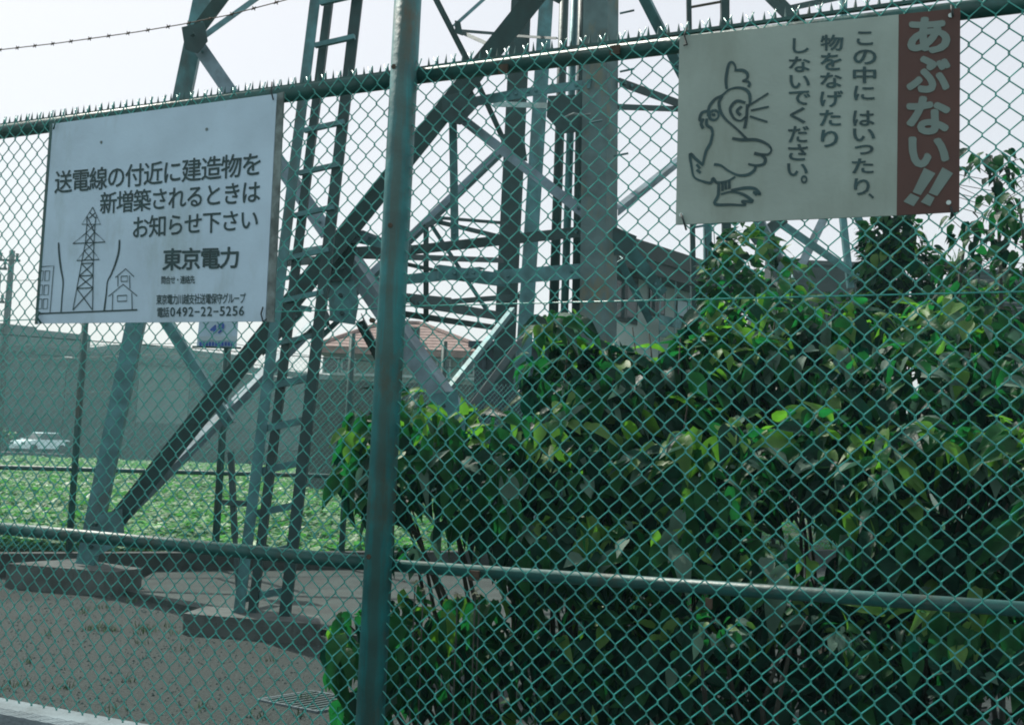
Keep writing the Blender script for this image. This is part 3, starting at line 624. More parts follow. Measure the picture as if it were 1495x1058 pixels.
def strokes(R, polys, wd, mt, conv, o, name, smooth=False):
    mb = MB()
    for pts in polys:
        P = [F(*conv(x, y), o) for x, y in pts]
        if smooth and len(P) > 2:
            Q = []
            for i in range(len(P)-1):
                p0, p1, p2, p3 = P[max(i-1, 0)], P[i], P[i+1], P[min(i+2, len(P)-1)]
                for k in range(5):
                    t = k/5; Q.append(.5*((2*p1)+(p2-p0)*t+(2*p0-5*p1+4*p2-p3)*t*t+(3*p1-p0-3*p2+p3)*t**3))
            P = Q+[P[-1]]
        L_, R_ = [], []
        for i, p in enumerate(P):
            d = (P[min(i+1, len(P)-1)]-P[max(i-1, 0)]).normalized(); n = d.cross(FN).normalized(); ww = wd/2*(1 if not smooth else (.9+.2*math.sin(i*.23)))
            L_.append(p+n*ww); R_.append(p-n*ww)
        n = len(P); mb.add(L_+R_, [(i, i+1, n+i+1, n+i) for i in range(n-1)])
    return mb.build(name, mt, R)
# ------------------------------------------------------------------ the front fence
fence = empty('green_fence', FS(0, 0), 'tall green chain link fence with top and middle rails in the foreground', 'fence')
sL, sR = -3.1, 3.0
def railpts(pl): return [F(x, y, -.028) for x, y in pl]
def rail_seg(p, q, r, ext0=0, ext1=0):
    d = (q-p).normalized(); m = MB(); m.tube([p-d*ext0, q+d*ext1], r, 14); return m.build('rail', M['fence'], fence, True)
rt = .0285
rail_seg(F(0, 193, -.032), F(570, 118, -.032), rt, 1.2, 0); rail_seg(F(600, 113, -.032), F(1495, 5, -.032), .0255, 0, 3.0-fs_of(F(1495, 5)))
rail_seg(F(0, 771, -.028), F(545, 822, -.028), .024, 1.2, 0); rail_seg(F(560, 824, -.028), F(1495, 889, -.028), .0195, 0, 3.0-fs_of(F(1495, 889)))
pz0 = W(565, 540, 3.47); 
p, q = F(595.5, 0, 0), F(540, 1058, 0); d = (q-p).normalized(); m = MB(); 
top = p-d*.9; bot = q+d*(q.z/abs(d.z)); m.tube([top, bot], .046, 24); m.build('post', M['post'], fence, True)
for s in (-3.1, 3.0):
    m = MB(); m.tube([FS(s, 3.9), FS(s, 0)], .0425, 20); m.build('post', M['post'], fence, True)
for x, y in ((577, 99), (545, 468), (541, 812), (572, 330)):
    p = F(x, y, .036); m = MB(); m.tube([p, p+FN*.012], .009, 6); m.build('bolt', M['rust'], fence)
for x, y, w_ in ((735, 90, .02), (1035, 868, .012), (898, 62, .02), (693, 828, .02)):
    p = F(x, y+6, .0); m = MB(); m.tube([p-FD*w_, p+FD*w_], .031, 12, caps=False) if False else m.box((p.x, p.y, p.z-.012), w_*1.6, .008, .03, -YAW); m.build('clip', M['rust'], fence)
ZT = F(567, 106, 0).z+.004
for x0, x1, ya, yb in ((-60, 560, 470, 450), (575, 1560, 447.5, 424)):
    m = MB(); m.tube([F(x0, ya), F(x1, yb)], .0022, 6); m.build('tension_wire', M['wire'], fence, True)
# curb under the mesh
zc = F(0, 1030, 0).z; zc2 = F(130, 1056, 0).z; ZC = (zc+zc2)/2
m = MB(); m.box8([FS(sL-1,0,.075),FS(sR+1,0,.075),FS(sR+1,0,-.1),FS(sL-1,0,-.1),FS(sL-1,ZC,.075),FS(sR+1,ZC,.075),FS(sR+1,ZC,-.1),FS(sL-1,ZC,-.1)]); tag(m.build('fence_plinth', M['curb']), kind='structure')
# woven mesh wires: shared mesh, one object per wire
Hd, Vd = .0645, .0708; aW = Hd/2
nseg = int((ZT-ZC)/(Vd/2))
def wiremesh():
    m = MB(); pts = []; r = .0021
    for j in range(nseg+1):
        x = (j % 2)*aW; z = -j*Vd/2
        yb = .0022 if (j % 2) else -.0022
        ov = .0012
        xx = x+(ov if j % 2 else -ov)
        if j == 0: pts.append((xx+.42*aW, -.006, .024)); pts.append((xx, -yb, .002))
        else: pts += [(xx, -yb, z+.003), (xx, yb, z-.003)]
        if j < nseg:
            pass
    m.tube(pts, r, 5)
    me = bpy.data.meshes.new('mesh_wire'); me.from_pydata(m.v, [], m.f); me.materials.append(M['wire']); me.polygons.foreach_set('use_smooth', [True]*len(me.polygons)); me.update(); return me
wm = wiremesh(); k0 = int(sL/aW); k1 = int(sR/aW)
rotZ = Quaternion((0, 0, 1), -YAW); rotM = Quaternion((0, 0, 1), math.pi-YAW)
for k in range(k0, k1):
    s = k*aW
    if abs(s) < .038 or abs(s+aW) < .038: pass
    o = bpy.data.objects.new('mesh_wire', wm); C.objects.link(o); o.parent = fence
    j1 = random.uniform(-.0009, .0009); blg = .005*math.sin(s*2.3)+.003*math.sin(s*5.1+1)
    zt_ = ZT + .0*s
    if k % 2 == 0: o.location = FS(s+j1, zt_+random.uniform(-.001, .001), blg)-fence.location; o.rotation_mode = 'QUATERNION'; o.rotation_quaternion = rotZ
    else: o.location = FS(s+aW+j1, zt_+random.uniform(-.001, .001), blg)-fence.location; o.rotation_mode = 'QUATERNION'; o.rotation_quaternion = rotM
# spike strip on the top rail
m = MB(); s = sL
while s < sR:
    if abs(s) > .05:
        h = .034+random.uniform(-.004, .004); j = random.uniform(-.003, .003); a = FS(s-.006, ZT+.012, -.035); b = FS(s+.006, ZT+.012, -.035); c2 = FS(s, ZT+.012, -.028); c3 = FS(s, ZT+.012, -.042); t = FS(s+j, ZT+.012+h, -.035)
        m.add([a, c2, b, c3, t], [(0,1,4),(1,2,4),(2,3,4),(3,0,4)])
    s += .0318
tag(m.build('spikes', M['fence'], fence), kind='stuff')
m = MB(); m.box8([FS(sL,ZT+.004,-.042),FS(-.04,ZT+.004,-.042),FS(-.04,ZT+.004,-.028),FS(sL,ZT+.004,-.028),FS(sL,ZT+.014,-.042),FS(-.04,ZT+.014,-.042),FS(-.04,ZT+.014,-.028),FS(sL,ZT+.014,-.028)]); m.build('spike_strip', M['fence'], fence)
m = MB(); m.box8([FS(.04,ZT+.004,-.042),FS(sR,ZT+.004,-.042),FS(sR,ZT+.004,-.028),FS(.04,ZT+.004,-.028),FS(.04,ZT+.014,-.042),FS(sR,ZT+.014,-.042),FS(sR,ZT+.014,-.028),FS(.04,ZT+.014,-.028)]); m.build('spike_strip', M['fence'], fence)
# barbed wire above
bw = empty('barbed_wire', FS(-2, 3), 'single rusty barbed wire strand sagging above the fence at upper left', 'barbed wire')
bp = [F(x, y) for x, y in ((-140, 82), (0, 73), (87, 63), (200, 47), (265, 36), (333, 22.5), (418, 0), (500, -28), (590, -62))]
m = MB(); m.tube(bp, .0021, 5); m.build('strand', M['rust'], bw)
acc = 0
for i in range(len(bp)-1):
    L_ = (bp[i+1]-bp[i]).length; t = (.1-acc) % .1
    while t < L_:
        p = bp[i].lerp(bp[i+1], t/L_); m = MB()
        for ang in (.5, 2.2): 
            v = (FD*math.cos(ang)+Vector((0,0,1))*math.sin(ang))*.011; m.tube([p-v, p+v], .0017, 4)
        m.tube([p-FD*.005, p+FD*.005], .0042, 5); m.build('barb', M['rust'], bw); t += .1
    acc = (L_-t+.1) % .1 if False else (acc+L_) % .1
# ------------------------------------------------------------------ left sign
s1 = empty('white_sign', F(235, 472), 'pale white board with green Japanese text and a small pylon drawing', 'sign')
def board(px, R, mt, o0, o1, nm='board'):
    f_ = [F(x, y, o1) for x, y in px]; b_ = [F(x, y, o1)+FN*(o0-o1) for x, y in px]
    m = MB(); m.box8([f_[3], f_[2], b_[2], b_[3], f_[0], f_[1], b_[1], b_[0]]); return m.build(nm, mt, R)
q1 = [(76, 181), (404, 137), (387, 469), (54, 472)]
board(q1, s1, M['sign_white'], .007, .014)
board([(404.5, 136.5), (414, 134), (399, 470), (388, 469.5)], s1, M['timber'], .006, .013, 'side_batten')
board([(72.5, 182), (76.2, 181.5), (54.2, 472), (50.5, 473)], s1, M['fence'], .006, .016, 'edge_strip')
z1 = lambda x, y: (40+x/3.023, 130+y/3.023)
line(s1, '送電線の付近に建造物を', [(80.5, 250), (383.5, 221), (382.5, 256), (79.5, 283)], M['ink'], .012)
line(s1, '新増築されるときは', [(146.5, 281), (381, 262.5), (379.5, 296), (145.5, 313)], M['ink'], .012)
line(s1, 'お知らせ下さい', [(193, 316), (378, 304), (377.5, 335), (192, 349)], M['ink'], .012)
line(s1, '東京電力', [(238.5, 363), (350, 360), (349.5, 391), (237, 395)], M['ink'], .022)
line(s1, '問合せ・連絡先', [(235, 403), (284.5, 402), (284.5, 414), (235, 414.5)], M['ink'], .012)
line(s1, '東京電力川越支社送電保守グループ', [(228.5, 430), (358.5, 427.5), (358, 443), (228, 444.5)], M['ink'], .014)
line(s1, '電話', [(229, 448.5), (247, 448), (247, 462.8), (229, 463.6)], M['ink'], .012)
line(s1, '0492-22-5256', [(247.5, 448), (357.5, 446), (357, 461.5), (247.5, 463)], M['ink'], .015)
thick = [[(137,678),(140,730),(147,790),(157,850),(152,920),(148,985)], [(406,665),(403,715),(388,770),(368,820),(353,850),(348,900),(338,980)], [(50,991),(485,974)]]
strokes(s1, thick[:2], .0085, M['ink'], z1, .016, 'line_drawing', True); strokes(s1, thick[2:], .006, M['ink'], z1, .0162, 'line_drawing')
tw = [[(288,522),(323,597),(240,597),(288,522)], [(262,560),(262,597),(255,680),(238,770),(200,975)], [(303,560),(298,597),(293,680),(290,770),(287,975)],
      [(262,632),(200,682),(343,675),(294,630)], [(255,710),(217,757),(316,752),(288,712)], [(238,770),(290,768)], [(228,825),(289,822)], [(218,880),(288,877)],
      [(262,597),(296,632),(262,560)], [(298,597),(258,635),(293,677)], [(295,632),(255,680)], [(255,680),(289,715),(248,757)], [(292,680),(252,715),(288,755)],
      [(238,770),(289,822)], [(290,770),(228,825)], [(228,825),(288,877)], [(289,825),(218,880)], [(218,880),(287,975)], [(288,880),(200,975)], [(275,545),(300,570)], [(300,545),(272,570)]]
strokes(s1, tw, .0042, M['ink'], z1, .0164, 'line_drawing')
hs = [[(357,915),(422,862),(484,913)], [(376,905),(374,980)], [(460,900),(462,976)], [(388,832),(433,793),(470,828)], [(399,826),(399,872)], [(450,822),(452,880)],
      [(397,912),(438,910),(438,935),(397,937),(397,912)], [(413,826),(441,825),(441,848),(413,849),(413,826)], [(60,784),(116,780),(99,986)]]
for k, y in enumerate((803, 866, 927)):
    for x in (50-3*k, 78-4*k): hs.append([(x,y),(x+20,y-1),(x+17,y+42),(x-2,y+43),(x,y)])
strokes(s1, hs, .0036, M['ink'], z1, .0166, 'line_drawing')
for x, y in ((102, 160), (82, 184)): pass
def tie(R, pts, r=.0028, mt='string'):
    m = MB(); m.tube([F(x, y, .022+.004*(i % 2)) for i, (x, y) in enumerate(pts)], r, 6); m.build('tie_wire', M[mt], R, True)
tie(s1, [(397, 120), (396, 134), (399, 146)]); tie(s1, [(81, 174), (80, 182), (78, 189)], .003, 'fence'); tie(s1, [(384, 448), (381, 458), (384, 469), (389, 466)]); tie(s1, [(58, 455), (54, 463), (60, 472)], .004, 'fence')
for x, y in ((148, 208), (302, 189)):
    p = F(x, y, .0145); m = MB(); m.tube([p, p+FN*.002], .006, 8); m.build('rivet', M['timber'], s1)
# small plate lettering (blue number) 
def wq(x, y): return W(x, y, 11.885)
mb = MB(); put(mb, '4', [wq(307, 474), wq(317, 474), wq(316, 486), wq(306, 486)], .05); put(mb, '9', [wq(319, 471), wq(329, 471), wq(325, 487), wq(316, 487)], .04)
mb.build('lettering', M['blue'], sg)
mb = MB(); 
for k in range(11): 
    x = 291+k*4.6; mb.quad(wq(x, 505), wq(x+3.4, 505), wq(x+3.4, 499), wq(x, 499))
mb.build('lettering', M['blue'], sg)
mb = MB(); mb.quad(wq(289, 497), wq(345, 497), wq(346, 490.5), wq(289.5, 490.5)); mb.build('stripe', M['curtain'], sg)
# ------------------------------------------------------------------ right sign
s2 = empty('cream_sign', F(1190, 320), 'cream board with a shouting bird drawing and a red strip of large Japanese letters', 'sign')
board([(992, 53), (1312, 21.5), (1309, 314.5), (986.5, 328)], s2, M['sign_cream'], .007, .013, 'board')
board([(1312.05, 21.4), (1402, 12), (1400.5, 309), (1309.05, 314.4)], s2, M['sign_red'], .007, .0132, 'red_panel')
z5 = lambda x, y: (980+x/3.207, y/3.207)
def zz(ch, x0, y0, x1, y1): a = z5(x0, y0); b = z5(x1, y1); return (ch, a[0], a[1], b[0], b[1])
vline(s2, [zz('あ',1105,80,1308,252), zz('ぶ',1100,262,1308,436), zz('な',1100,450,1308,632), zz('い',1110,640,1302,786)], M['pale'], .045, .0155)
def polyq(R, polys, mt, o, nm):
    mb = MB()
    for pl in polys: mb.add([F(*z5(x, y), o) for x, y in pl], [tuple(range(len(pl)))])
    return mb.build(nm, mt, R)
polyq(s2, [[(1184,786),(1237,812),(1168,914),(1130,900)], [(1121,905),(1163,925),(1135,966),(1087,944)], [(1270,784),(1320,812),(1245,918),(1205,903)], [(1200,908),(1233,926),(1212,966),(1168,946)]], M['pale'], .0155, 'exclamation_marks')
vline(s2, [zz('こ',868,148,945,212), zz('の',852,232,962,303), zz('中',850,312,960,390), zz('に',855,402,952,470), zz('は',850,518,952,590), zz('い',850,602,955,662), zz('っ',858,678,948,724), zz('た',845,742,948,812), zz('り',855,835,930,914), zz('、',922,905,950,930)], M['ink2'], .02, .0155)
vline(s2, [zz('物',698,163,806,238), zz('を',698,248,798,330), zz('な',697,340,800,413), zz('げ',697,424,805,502), zz('た',694,515,795,590), zz('り',700,608,782,690)], M['ink2'], .02, .0155)
vline(s2, [zz('し',568,180,645,250), zz('な',550,265,652,338), zz('い',553,352,650,415), zz('で',550,425,652,492), zz('く',555,502,630,578), zz('だ',547,590,645,668), zz('さ',547,675,640,752), zz('い',542,765,640,825), zz('。',606,820,638,860)], M['ink2'], .02, .0155)
bird = [[(260,418),(256,372),(268,305),(285,292),(300,312),(300,335)], [(305,330),(335,330),(356,346),(355,368),(335,380),(358,382),(367,395),(360,408)],
 [(172,545),(178,500),(205,465),(238,447),(268,422),(305,411),(345,418),(366,442),(368,485),(355,505)], [(240,450),(224,478),(230,520),(252,556),(290,590),(325,622),(356,655)],
 [(347,482),(305,474),(276,510),(292,552),(322,566),(348,548)], [(330,498),(308,520),(325,540)], [(356,488),(352,550),(343,602)], [(200,516),(180,530),(182,555),(202,562),(220,548),(218,525),(200,516)],
 [(168,520),(142,530),(133,562),(146,560)], [(152,556),(140,580),(150,602)], [(166,555),(166,585),(188,602),(194,625)], [(194,625),(184,668),(162,710),(148,768)],
 [(150,775),(115,745),(88,722),(96,785),(108,830),(150,850),(185,856),(196,836),(214,855),(262,848),(300,828)], [(118,770),(135,790)], [(118,795),(138,810)],
 [(285,648),(330,655),(398,655),(448,675),(468,700),(455,722),(420,724),(388,718)], [(420,725),(440,745),(432,768),(398,775),(360,768)], [(395,777),(388,798),(358,818),(312,820),(268,800),(232,775),(200,770)],
 [(222,850),(220,912),(205,955),(280,958),(348,960),(330,942),(380,944),(360,925),(330,908),(280,898),(232,910)], [(240,852),(240,895)], [(254,852),(256,888)], [(272,848),(272,885)], [(280,892),(345,880),(392,884),(416,910),(385,898),(400,915)]]
strokes(s2, bird, .0085, M['ink2'], z5, .0155, 'bird_drawing', True)
strokes(s2, [[(370,490),(455,437)], [(372,518),(457,500)], [(368,545),(450,572)], [(190,535),(206,542)], [(192,543),(205,533)]], .006, M['ink2'], z5, .0157, 'bird_drawing')
tie(s2, [(1003, 40), (999, 52), (1003, 66), (998, 66)], .003); tie(s2, [(994, 312), (998, 322), (1002, 336)], .003); tie(s2, [(1388, 302), (1391, 315)], .003); tie(s2, [(1389, 8), (1391, 24)], .003)
for x, y in ((994.5, 314), (1385, 296), (1388, 23)):
    p = F(x, y, .014); m = MB(); m.tube([p, p+FN*.003], .0062, 10); m.build('grommet', M['white_dot'], s2)
# ------------------------------------------------------------------ vegetation
def leafmesh(name, L_, wd, mt, seed, curl=.25, fold=.18):
    r = random.Random(seed); prof = [(0, .0), (.05, .5), (.15, .86), (.28, 1.), (.42, .94), (.56, .78), (.70, .55), (.84, .27), (1., .0)]
    mb = MB(); mid = []; lf_ = []; rt_ = []
    for t, w_ in prof:
        z = -curl*L_*t*t; mid.append((0, t*L_, z))
        x = wd/2*w_; zz_ = z+fold*x+(r.uniform(-.012, .012)+.014*math.sin(t*11+seed))*L_
        lf_.append((-x, t*L_-(.06*L_ if t < .1 else 0), zz_)); rt_.append((x, t*L_-(.06*L_ if t < .1 else 0), zz_+r.uniform(-.012, .012)*L_))
    n = len(prof); vs = mid+lf_+rt_; fs = []
    for i in range(n-1):
        if i == 0: fs += [(0, 1, n+1), (0, 2*n+1, 1)]
        elif i == n-2: fs += [(i, i+1, n+i), (i, 2*n+i, i+1)]
        else: fs += [(i, i+1, n+i+1, n+i), (i, 2*n+i, 2*n+i+1, i+1)]
    return vs, fs
def mk_leaf(L_, wd, mts, seed, **k):
    vs, fs = leafmesh('leaf', L_, wd, None, seed, **k); out = []
    for mt in mts:
        me = bpy.data.meshes.new('leaf'); me.from_pydata(vs, [], fs); me.materials.append(M[mt]); me.polygons.foreach_set('use_smooth', [True]*len(me.polygons)); me.update(); out.append(me)
    return (vs, fs, out)
MT = ['leaf', 'leaf_d', 'leaf_y', 'leaf_p']
BIG = [mk_leaf(.15, .078, MT, 1, curl=.3, fold=.3), mk_leaf(.165, .07, MT, 2, curl=.6, fold=.45), mk_leaf(.14, .085, MT, 3, curl=.15, fold=.5), mk_leaf(.16, .06, MT, 8, curl=.9, fold=.7)]
SML = [mk_leaf(.075, .042, MT, 4), mk_leaf(.08, .04, MT, 5, curl=.4)]
def behind(p, d): return (p-P0).dot(FN) < -d
def project(p):
    q = CR.transposed()@(p-O); return (CX+FP*q.x/(-q.z), CY-FP*q.y/(-q.z)) if q.z < -.1 else (-999, -999)
HOLES = [(1142, 1208, 752, 806), (576, 640, 735, 800), (612, 735, 790, 868)]
def shrub(name, label, cat, blobs, n, kind='big', mix=(.5, .34, .08, .08), sc=(.6, 1.15), base=None, droop=.7, yb=None, nparts=260, gap=0., group=None, shell=.55):
    prots = BIG if kind == 'big' else SML
    cs = [(W(x, y, Y), rx*Y/FP, ry*Y/FP, dz, wt) for x, y, rx, ry, Y, dz, wt in blobs]
    b0 = base or Vector((cs[0][0].x, cs[0][0].y, 0)); R = empty(name, b0, label, cat, group); items = []
    tot = sum(c[4] for c in cs)
    for c, rx, ry, dy, wt in cs:
        cnt = int(n*wt/tot); k = 0; tries = 0
        while k < cnt and tries < cnt*12:
            tries += 1
            v = Vector((random.gauss(0, 1), random.gauss(0, 1), random.gauss(0, 1))).normalized()
            rr = random.random()**(1/3) if random.random() > shell else random.uniform(.78, 1.06)
            p = c+Vector((v.x*rx*rr, v.y*dy*rr, v.z*ry*rr))
            if noise.noise(p*2.6+Vector((3, 1, 7))) < -.2+gap: continue
            if not behind(p, .09) or p.z < .03: continue
            px, py = project(p)
            if any(a < px < b and cc_ < py < d_ for a, b, cc_, d_ in HOLES): continue
            out = Vector((v.x, v.y, v.z*.4)); 
            cl = noise.noise(p*4.5+Vector((9, 2, 5))); cw = noise.noise(p*5+Vector((1, 8, 3)))
            ax = (out*.55+Vector((cw*1.3+random.gauss(0, .4), random.gauss(0, .4), -droop*(.75+1.6*cl)+random.gauss(0, .38)))).normalized()
            nm = (Vector((v.x*.5, v.y*.5-.25, .75))+Vector((random.gauss(0, .3), random.gauss(0, .3), random.gauss(0, .2))))
            nm = (nm-ax*nm.dot(ax)).normalized(); xx = ax.cross(nm)
            s_ = random.uniform(*sc)*(.62 if random.random() < .3 else 1)*(1+.35*cl); rot = Matrix((xx, ax, nm)).transposed().to_4x4()
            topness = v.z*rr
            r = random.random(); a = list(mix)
            if topness > .35: a[2] += .22; a[1] *= .5  # young leaves gather at the tops, also brightening them as if sunlit
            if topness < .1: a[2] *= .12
            if topness < -.2: a[1] += .2; a[3] *= .6  # more dark leaves low down, shade put in through the colour mix
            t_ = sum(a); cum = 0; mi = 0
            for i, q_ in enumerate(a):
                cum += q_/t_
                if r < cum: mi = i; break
            items.append((Matrix.Translation(p)@rot@Matrix.Scale(s_, 4), random.randrange(len(prots)), mi, p, s_)); k += 1
    items.sort(key=lambda it: (it[3]-O).length/it[4]); fr = [it for it in items if -20 < project(it[3])[0] < 1515 and -20 < project(it[3])[1] < 1080]
    parts = fr[:nparts]; ids = set(map(id, parts)); inv = Matrix.Translation(-R.location)
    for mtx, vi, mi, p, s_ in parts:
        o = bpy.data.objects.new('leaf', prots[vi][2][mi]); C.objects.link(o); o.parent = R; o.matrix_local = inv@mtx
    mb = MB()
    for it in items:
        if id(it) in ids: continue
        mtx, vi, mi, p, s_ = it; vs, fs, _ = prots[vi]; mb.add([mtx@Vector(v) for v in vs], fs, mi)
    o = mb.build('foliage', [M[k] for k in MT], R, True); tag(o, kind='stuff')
    for c, rx, ry, dy, wt in cs:                       # branches
        for k in range(2):
            e = c+Vector((random.uniform(-.7, .7)*rx, random.uniform(-.6, .6)*dy, random.uniform(0, .8)*ry)); st = b0+Vector((random.uniform(-.08, .08), random.uniform(-.08, .08), 0))
            mdp = st.lerp(e, .5)+Vector((random.uniform(-.1, .1), random.uniform(-.1, .1), .15)); 
            if not (behind(e, .06) and behind(mdp, .06)): continue
            m = MB(); pts = [st, st.lerp(mdp, .5)+Vector((.02, 0, .05)), mdp, mdp.lerp(e, .5)+Vector((0, .03, .04)), e]; m.tube(pts, .01, 5, rs=[.016, .013, .010, .007, .003]); m.build('branch', M['bark'], R, True)
    return R
def gp(x, Y): p = W(x, 700, Y); return Vector((p.x, p.y, 0))
# blobs: x, y, rx, ry (pixels at that distance), distance, depth radius (m), weight
shrub('broadleaf_shrub', 'broadleaf shrub with drooping dark leaves showing both sides of the green post', 'shrub',
      [(528, 665, 38, 70, 4.7, .2, .8), (600, 665, 66, 95, 4.6, .3, 1.8), (700, 690, 95, 95, 4.7, .35, 2.2), (590, 760, 45, 50, 4.8, .2, .3)], 520, base=gp(740, 4.9), droop=1., mix=(.5, .3, .07, .13))
shrub('low_broadleaf_shrub', 'low shrub of hanging green leaves under the middle rail right of the post', 'shrub',
      [(565, 950, 48, 80, 4.5, .2, 1.), (655, 945, 80, 85, 4.6, .3, 1.6), (512, 960, 30, 85, 4.4, .2, .5), (725, 900, 50, 60, 4.7, .2, .6)], 360, base=gp(660, 4.8), droop=1.3, mix=(.75, .25, .03, .02))
shrub('broadleaf_shrub', 'rounded broadleaf shrub in front of the wide stained pylon leg', 'shrub',
      [(815, 515, 52, 66, 5.0, .25, .9), (870, 560, 60, 80, 5.0, .3, .9), (820, 700, 110, 110, 4.9, .45, 2.6), (820, 800, 110, 60, 4.7, .4, 1.4)], 1300, base=gp(830, 5.), droop=.9, mix=(.45, .38, .06, .11))
shrub('broadleaf_shrub', 'broadleaf shrub with bright yellow green young leaves near the photo centre', 'shrub',
      [(970, 555, 95, 85, 5.1, .35, 1.8), (1060, 530, 70, 60, 5.2, .3, 1.), (1000, 690, 130, 120, 4.8, .5, 3.), (960, 800, 110, 60, 4.6, .4, 1.3), (1110, 470, 90, 55, 5.3, .3, .9), (925, 510, 60, 48, 5.2, .25, .7)], 2250, base=gp(1000, 5.), mix=(.46, .26, .18, .10))
shrub('broadleaf_shrub', 'dense dark broadleaf shrub directly below the cream sign', 'shrub',
      [(1180, 560, 110, 90, 5.2, .4, 2.), (1190, 680, 110, 80, 4.8, .45, 2.), (1150, 850, 120, 60, 4.5, .4, 1.2), (1260, 780, 90, 90, 4.5, .4, 1.4), (1240, 500, 90, 60, 5.4, .3, 1.)], 1700, base=gp(1190, 5.), mix=(.40, .46, .05, .09))
shrub('broadleaf_shrub', 'broadleaf shrub with large pale curled leaves at the right edge', 'shrub',
      [(1340, 580, 100, 90, 4.9, .35, 1.6), (1420, 690, 110, 90, 4.9, .3, 1.8), (1460, 560, 90, 90, 4.8, .35, 1.6), (1350, 720, 100, 100, 4.3, .4, 2.), (1470, 740, 100, 120, 4.2, .4, 2.), (1400, 500, 120, 60, 5.2, .3, 1.2)], 2100, base=gp(1400, 4.6), mix=(.42, .38, .05, .15))
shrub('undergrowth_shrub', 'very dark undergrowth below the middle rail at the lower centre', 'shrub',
      [(850, 950, 110, 90, 4.7, .4, 1.6), (990, 960, 110, 100, 4.5, .4, 1.8), (900, 1060, 200, 40, 4.6, .4, 1.), (1000, 900, 160, 60, 6., .3, .8)], 1300, base=gp(900, 4.9), mix=(.36, .6, .02, .02), sc=(.5, 1.))  # large share of dark leaves and a back row imitate deep shade
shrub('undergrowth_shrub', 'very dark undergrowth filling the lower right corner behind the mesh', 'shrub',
      [(1180, 990, 130, 100, 4.4, .4, 1.8), (1340, 960, 120, 110, 4.2, .4, 2.), (1470, 960, 110, 120, 4.1, .4, 1.8), (1250, 900, 150, 60, 6., .3, .9), (1450, 880, 130, 60, 5.8, .3, .9)], 1800, base=gp(1330, 4.6), mix=(.34, .62, .01, .03), sc=(.5, 1.))  # leaf mix leans on the dark colour in place of deep shade
shrub('small_weed', 'small weed with pale bright leaves below the middle rail', 'weed',
      [(1060, 925, 55, 26, 3.95, .1, 1.), (1200, 920, 45, 22, 3.9, .08, .7)], 60, kind='small', base=gp(1100, 4.2), mix=(.2, .0, .1, .7), sc=(.6, 1.), droop=.2, shell=.2)
shrub('small_leaf_tree', 'small leaved tree beside the pole pair, under the left half of the cream sign', 'tree',
      [(1080, 400, 60, 75, 8, .5, 1.4), (1130, 430, 50, 50, 8.2, .5, 1.), (1040, 350, 25, 25, 8, .2, .25)], 620, kind='small', base=gp(1090, 8.2), mix=(.6, .15, .25, .03), sc=(1.1, 2.), droop=.3, gap=.15)
shrub('climber_clad_tree', 'dark leafy climber column rising behind the red panel of the cream sign', 'tree',
      [(1298, 345, 38, 50, 7.2, .3, 1.), (1310, 400, 55, 60, 7.2, .4, 1.6), (1330, 460, 100, 55, 7.2, .5, 1.8), (1230, 470, 60, 45, 7.2, .4, .7), (1380, 420, 45, 45, 7.2, .3, .6)], 2500, kind='small', base=gp(1310, 7.4), mix=(.42, .55, .02, .01), sc=(.8, 1.4), droop=.5)
shrub('background_tree', 'dark leafy tree low at the right edge behind the sapling', 'tree',
      [(1450, 465, 90, 50, 6.5, .4, 1.5), (1380, 480, 50, 40, 6.3, .3, 1.)], 900, kind='small', base=gp(1440, 6.6), mix=(.5, .46, .03, .01), sc=(.8, 1.4), droop=.4)
# sapling(s) with single leaves up the stem
def sapling(label, pts, Y, n, spread, mixm):
    P = [W(x, y, Y) for x, y in pts]; R = empty('sapling', Vector((P[0].x, P[0].y, 0)), label, 'sapling')
    m = MB(); m.tube([Vector((P[0].x, P[0].y, 0))]+P, .01, 5, rs=[.016]+[.012-.009*i/len(P) for i in range(len(P))]); m.build('stem', M['twig'], R, True)
    inv = Matrix.Translation(-R.location)
    for i in range(n):
        u = random.random()**.9*(len(P)-1); a = int(min(u, len(P)-1.001)); p = P[a].lerp(P[a+1], u-a); ang = random.uniform(0, 6.28); r = random.uniform(.03, spread)*(1.25 if u < len(P)-1.6 else .8)
        c = p+Vector((math.cos(ang)*r, math.sin(ang)*r*.6, random.uniform(-.02, .08)))
        ax = Vector((math.cos(ang)*.6, math.sin(ang)*.5, -.5+random.gauss(0, .3))).normalized(); nm = Vector((random.gauss(0, .4), -.35+random.gauss(0, .3), .8)); nm = (nm-ax*nm.dot(ax)).normalized()
        mtx = Matrix.Translation(c)@Matrix((ax.cross(nm), ax, nm)).transposed().to_4x4()@Matrix.Scale(random.uniform(.8, 1.35), 4)
        o = bpy.data.objects.new('leaf', SML[i % 2][2][random.choice(mixm)]); C.objects.link(o); o.parent = R; o.matrix_local = inv@mtx
        if i % 3 == 0: m = MB(); m.tube([p-Vector((0,0,.03)), c], .002, 4); m.build('twig', M['twig'], R)
sapling('tall thin sapling with small leaves right of the cream sign', [(1462, 440), (1460, 380), (1458, 320), (1452, 270), (1448, 228)], 5.4, 120, .26, [0, 0, 1])
sapling('leafy sapling shoot rising at the extreme right edge', [(1500, 450), (1500, 390), (1492, 330), (1488, 290)], 5.1, 90, .2, [0, 0, 1])
sapling('bent leafy shoot just below the lower right corner of the cream sign', [(1400, 450), (1402, 400), (1408, 360), (1412, 330)], 5.6, 60, .2, [0, 1, 0])
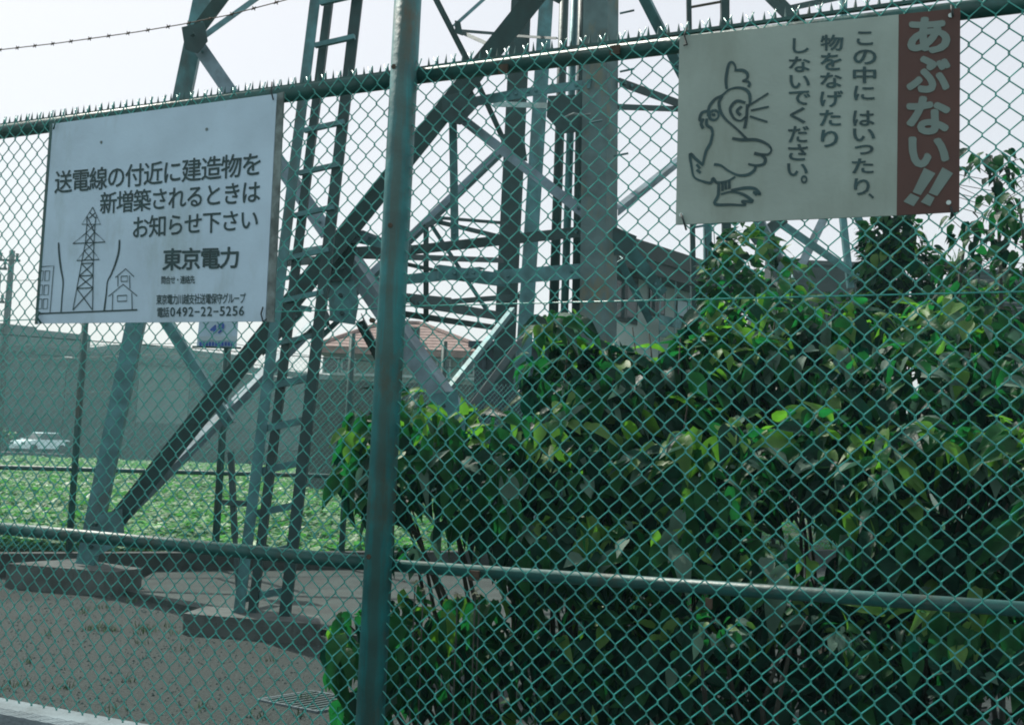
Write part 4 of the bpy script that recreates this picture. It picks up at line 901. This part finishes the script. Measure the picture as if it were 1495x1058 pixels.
# dry flower heads on the low shrub
fl = empty('dry_flowers', gp(640, 4.5), 'withered cream flower heads above the low shrub beside the post', 'flowers')
for x, y in ((606, 852), (618, 860), (694, 862), (700, 868), (668, 866)):
    p = W(x, y, 4.35); m = MB()
    for k in range(9):
        v = Vector((random.gauss(0, 1), random.gauss(0, 1), random.gauss(0, 1))).normalized()*.016; u = v.cross(Vector((0, 0, 1))).normalized()*.009
        m.add([p, p+v+u, p+v*1.5, p+v-u], [(0, 1, 2, 3)])
    m.build('flower_head', M['flower'], fl)
    m = MB(); m.tube([Vector((p.x, p.y+.04, .3)), p], .003, 4); m.build('stalk', M['twig'], fl)
# crop field: leafy ground cover
def crop():
    mb = MB(); rnd = random.Random(3)
    y = 0
    n = 0
    for i in range(70000):
        u = rnd.random(); dpt = 13.4*(75/13.4)**(u**1.0) if rnd.random() < .7 else 13.4+rnd.random()**1.6*60
        px = rnd.uniform(-60, 1500) if rnd.random() < .25 else rnd.uniform(-60, 760)
        x = W(px, 700, dpt).x; p = Vector((x, dpt, 0))
        if (p-BS(0, 0)).dot(BN) > -.35: continue
        hgt = .22+.12*noise.noise(p*.8)+rnd.uniform(-.08, .06); s_ = rnd.uniform(.045, .085)*(1+dpt/60)
        ang = rnd.uniform(0, 6.28); ax = Vector((math.cos(ang), math.sin(ang), rnd.uniform(-.5, .3))).normalized(); nm = Vector((rnd.gauss(0, .35), rnd.gauss(0, .35), 1)); nm = (nm-ax*nm.dot(ax)).normalized(); xx = ax.cross(nm)
        c = Vector((p.x, p.y, max(.04, hgt)))
        mb.add([c-ax*s_, c+xx*s_*.75-nm*.01, c+ax*s_, c-xx*s_*.75-nm*.01], [(0, 1, 2, 3)], 1 if rnd.random() < .17 else 0)
    tag(mb.build('field_crop', [M['crop'], M['crop_p']]), 'bright leafy green crop covering the field beyond the yard', 'crop', None, 'stuff')
crop()
# hedge by the car
shrub('hedge', 'dark green hedge beside the parked white car', 'hedge', [(8, 642, 14, 14, 80.5, 1.2, 1), (-30, 632, 40, 20, 80, 1.5, 1)], 900, kind='small', mix=(.5, .5, 0, 0), sc=(4, 7), base=Vector((W(20, 650, 76).x, 76, 0)), nparts=1)
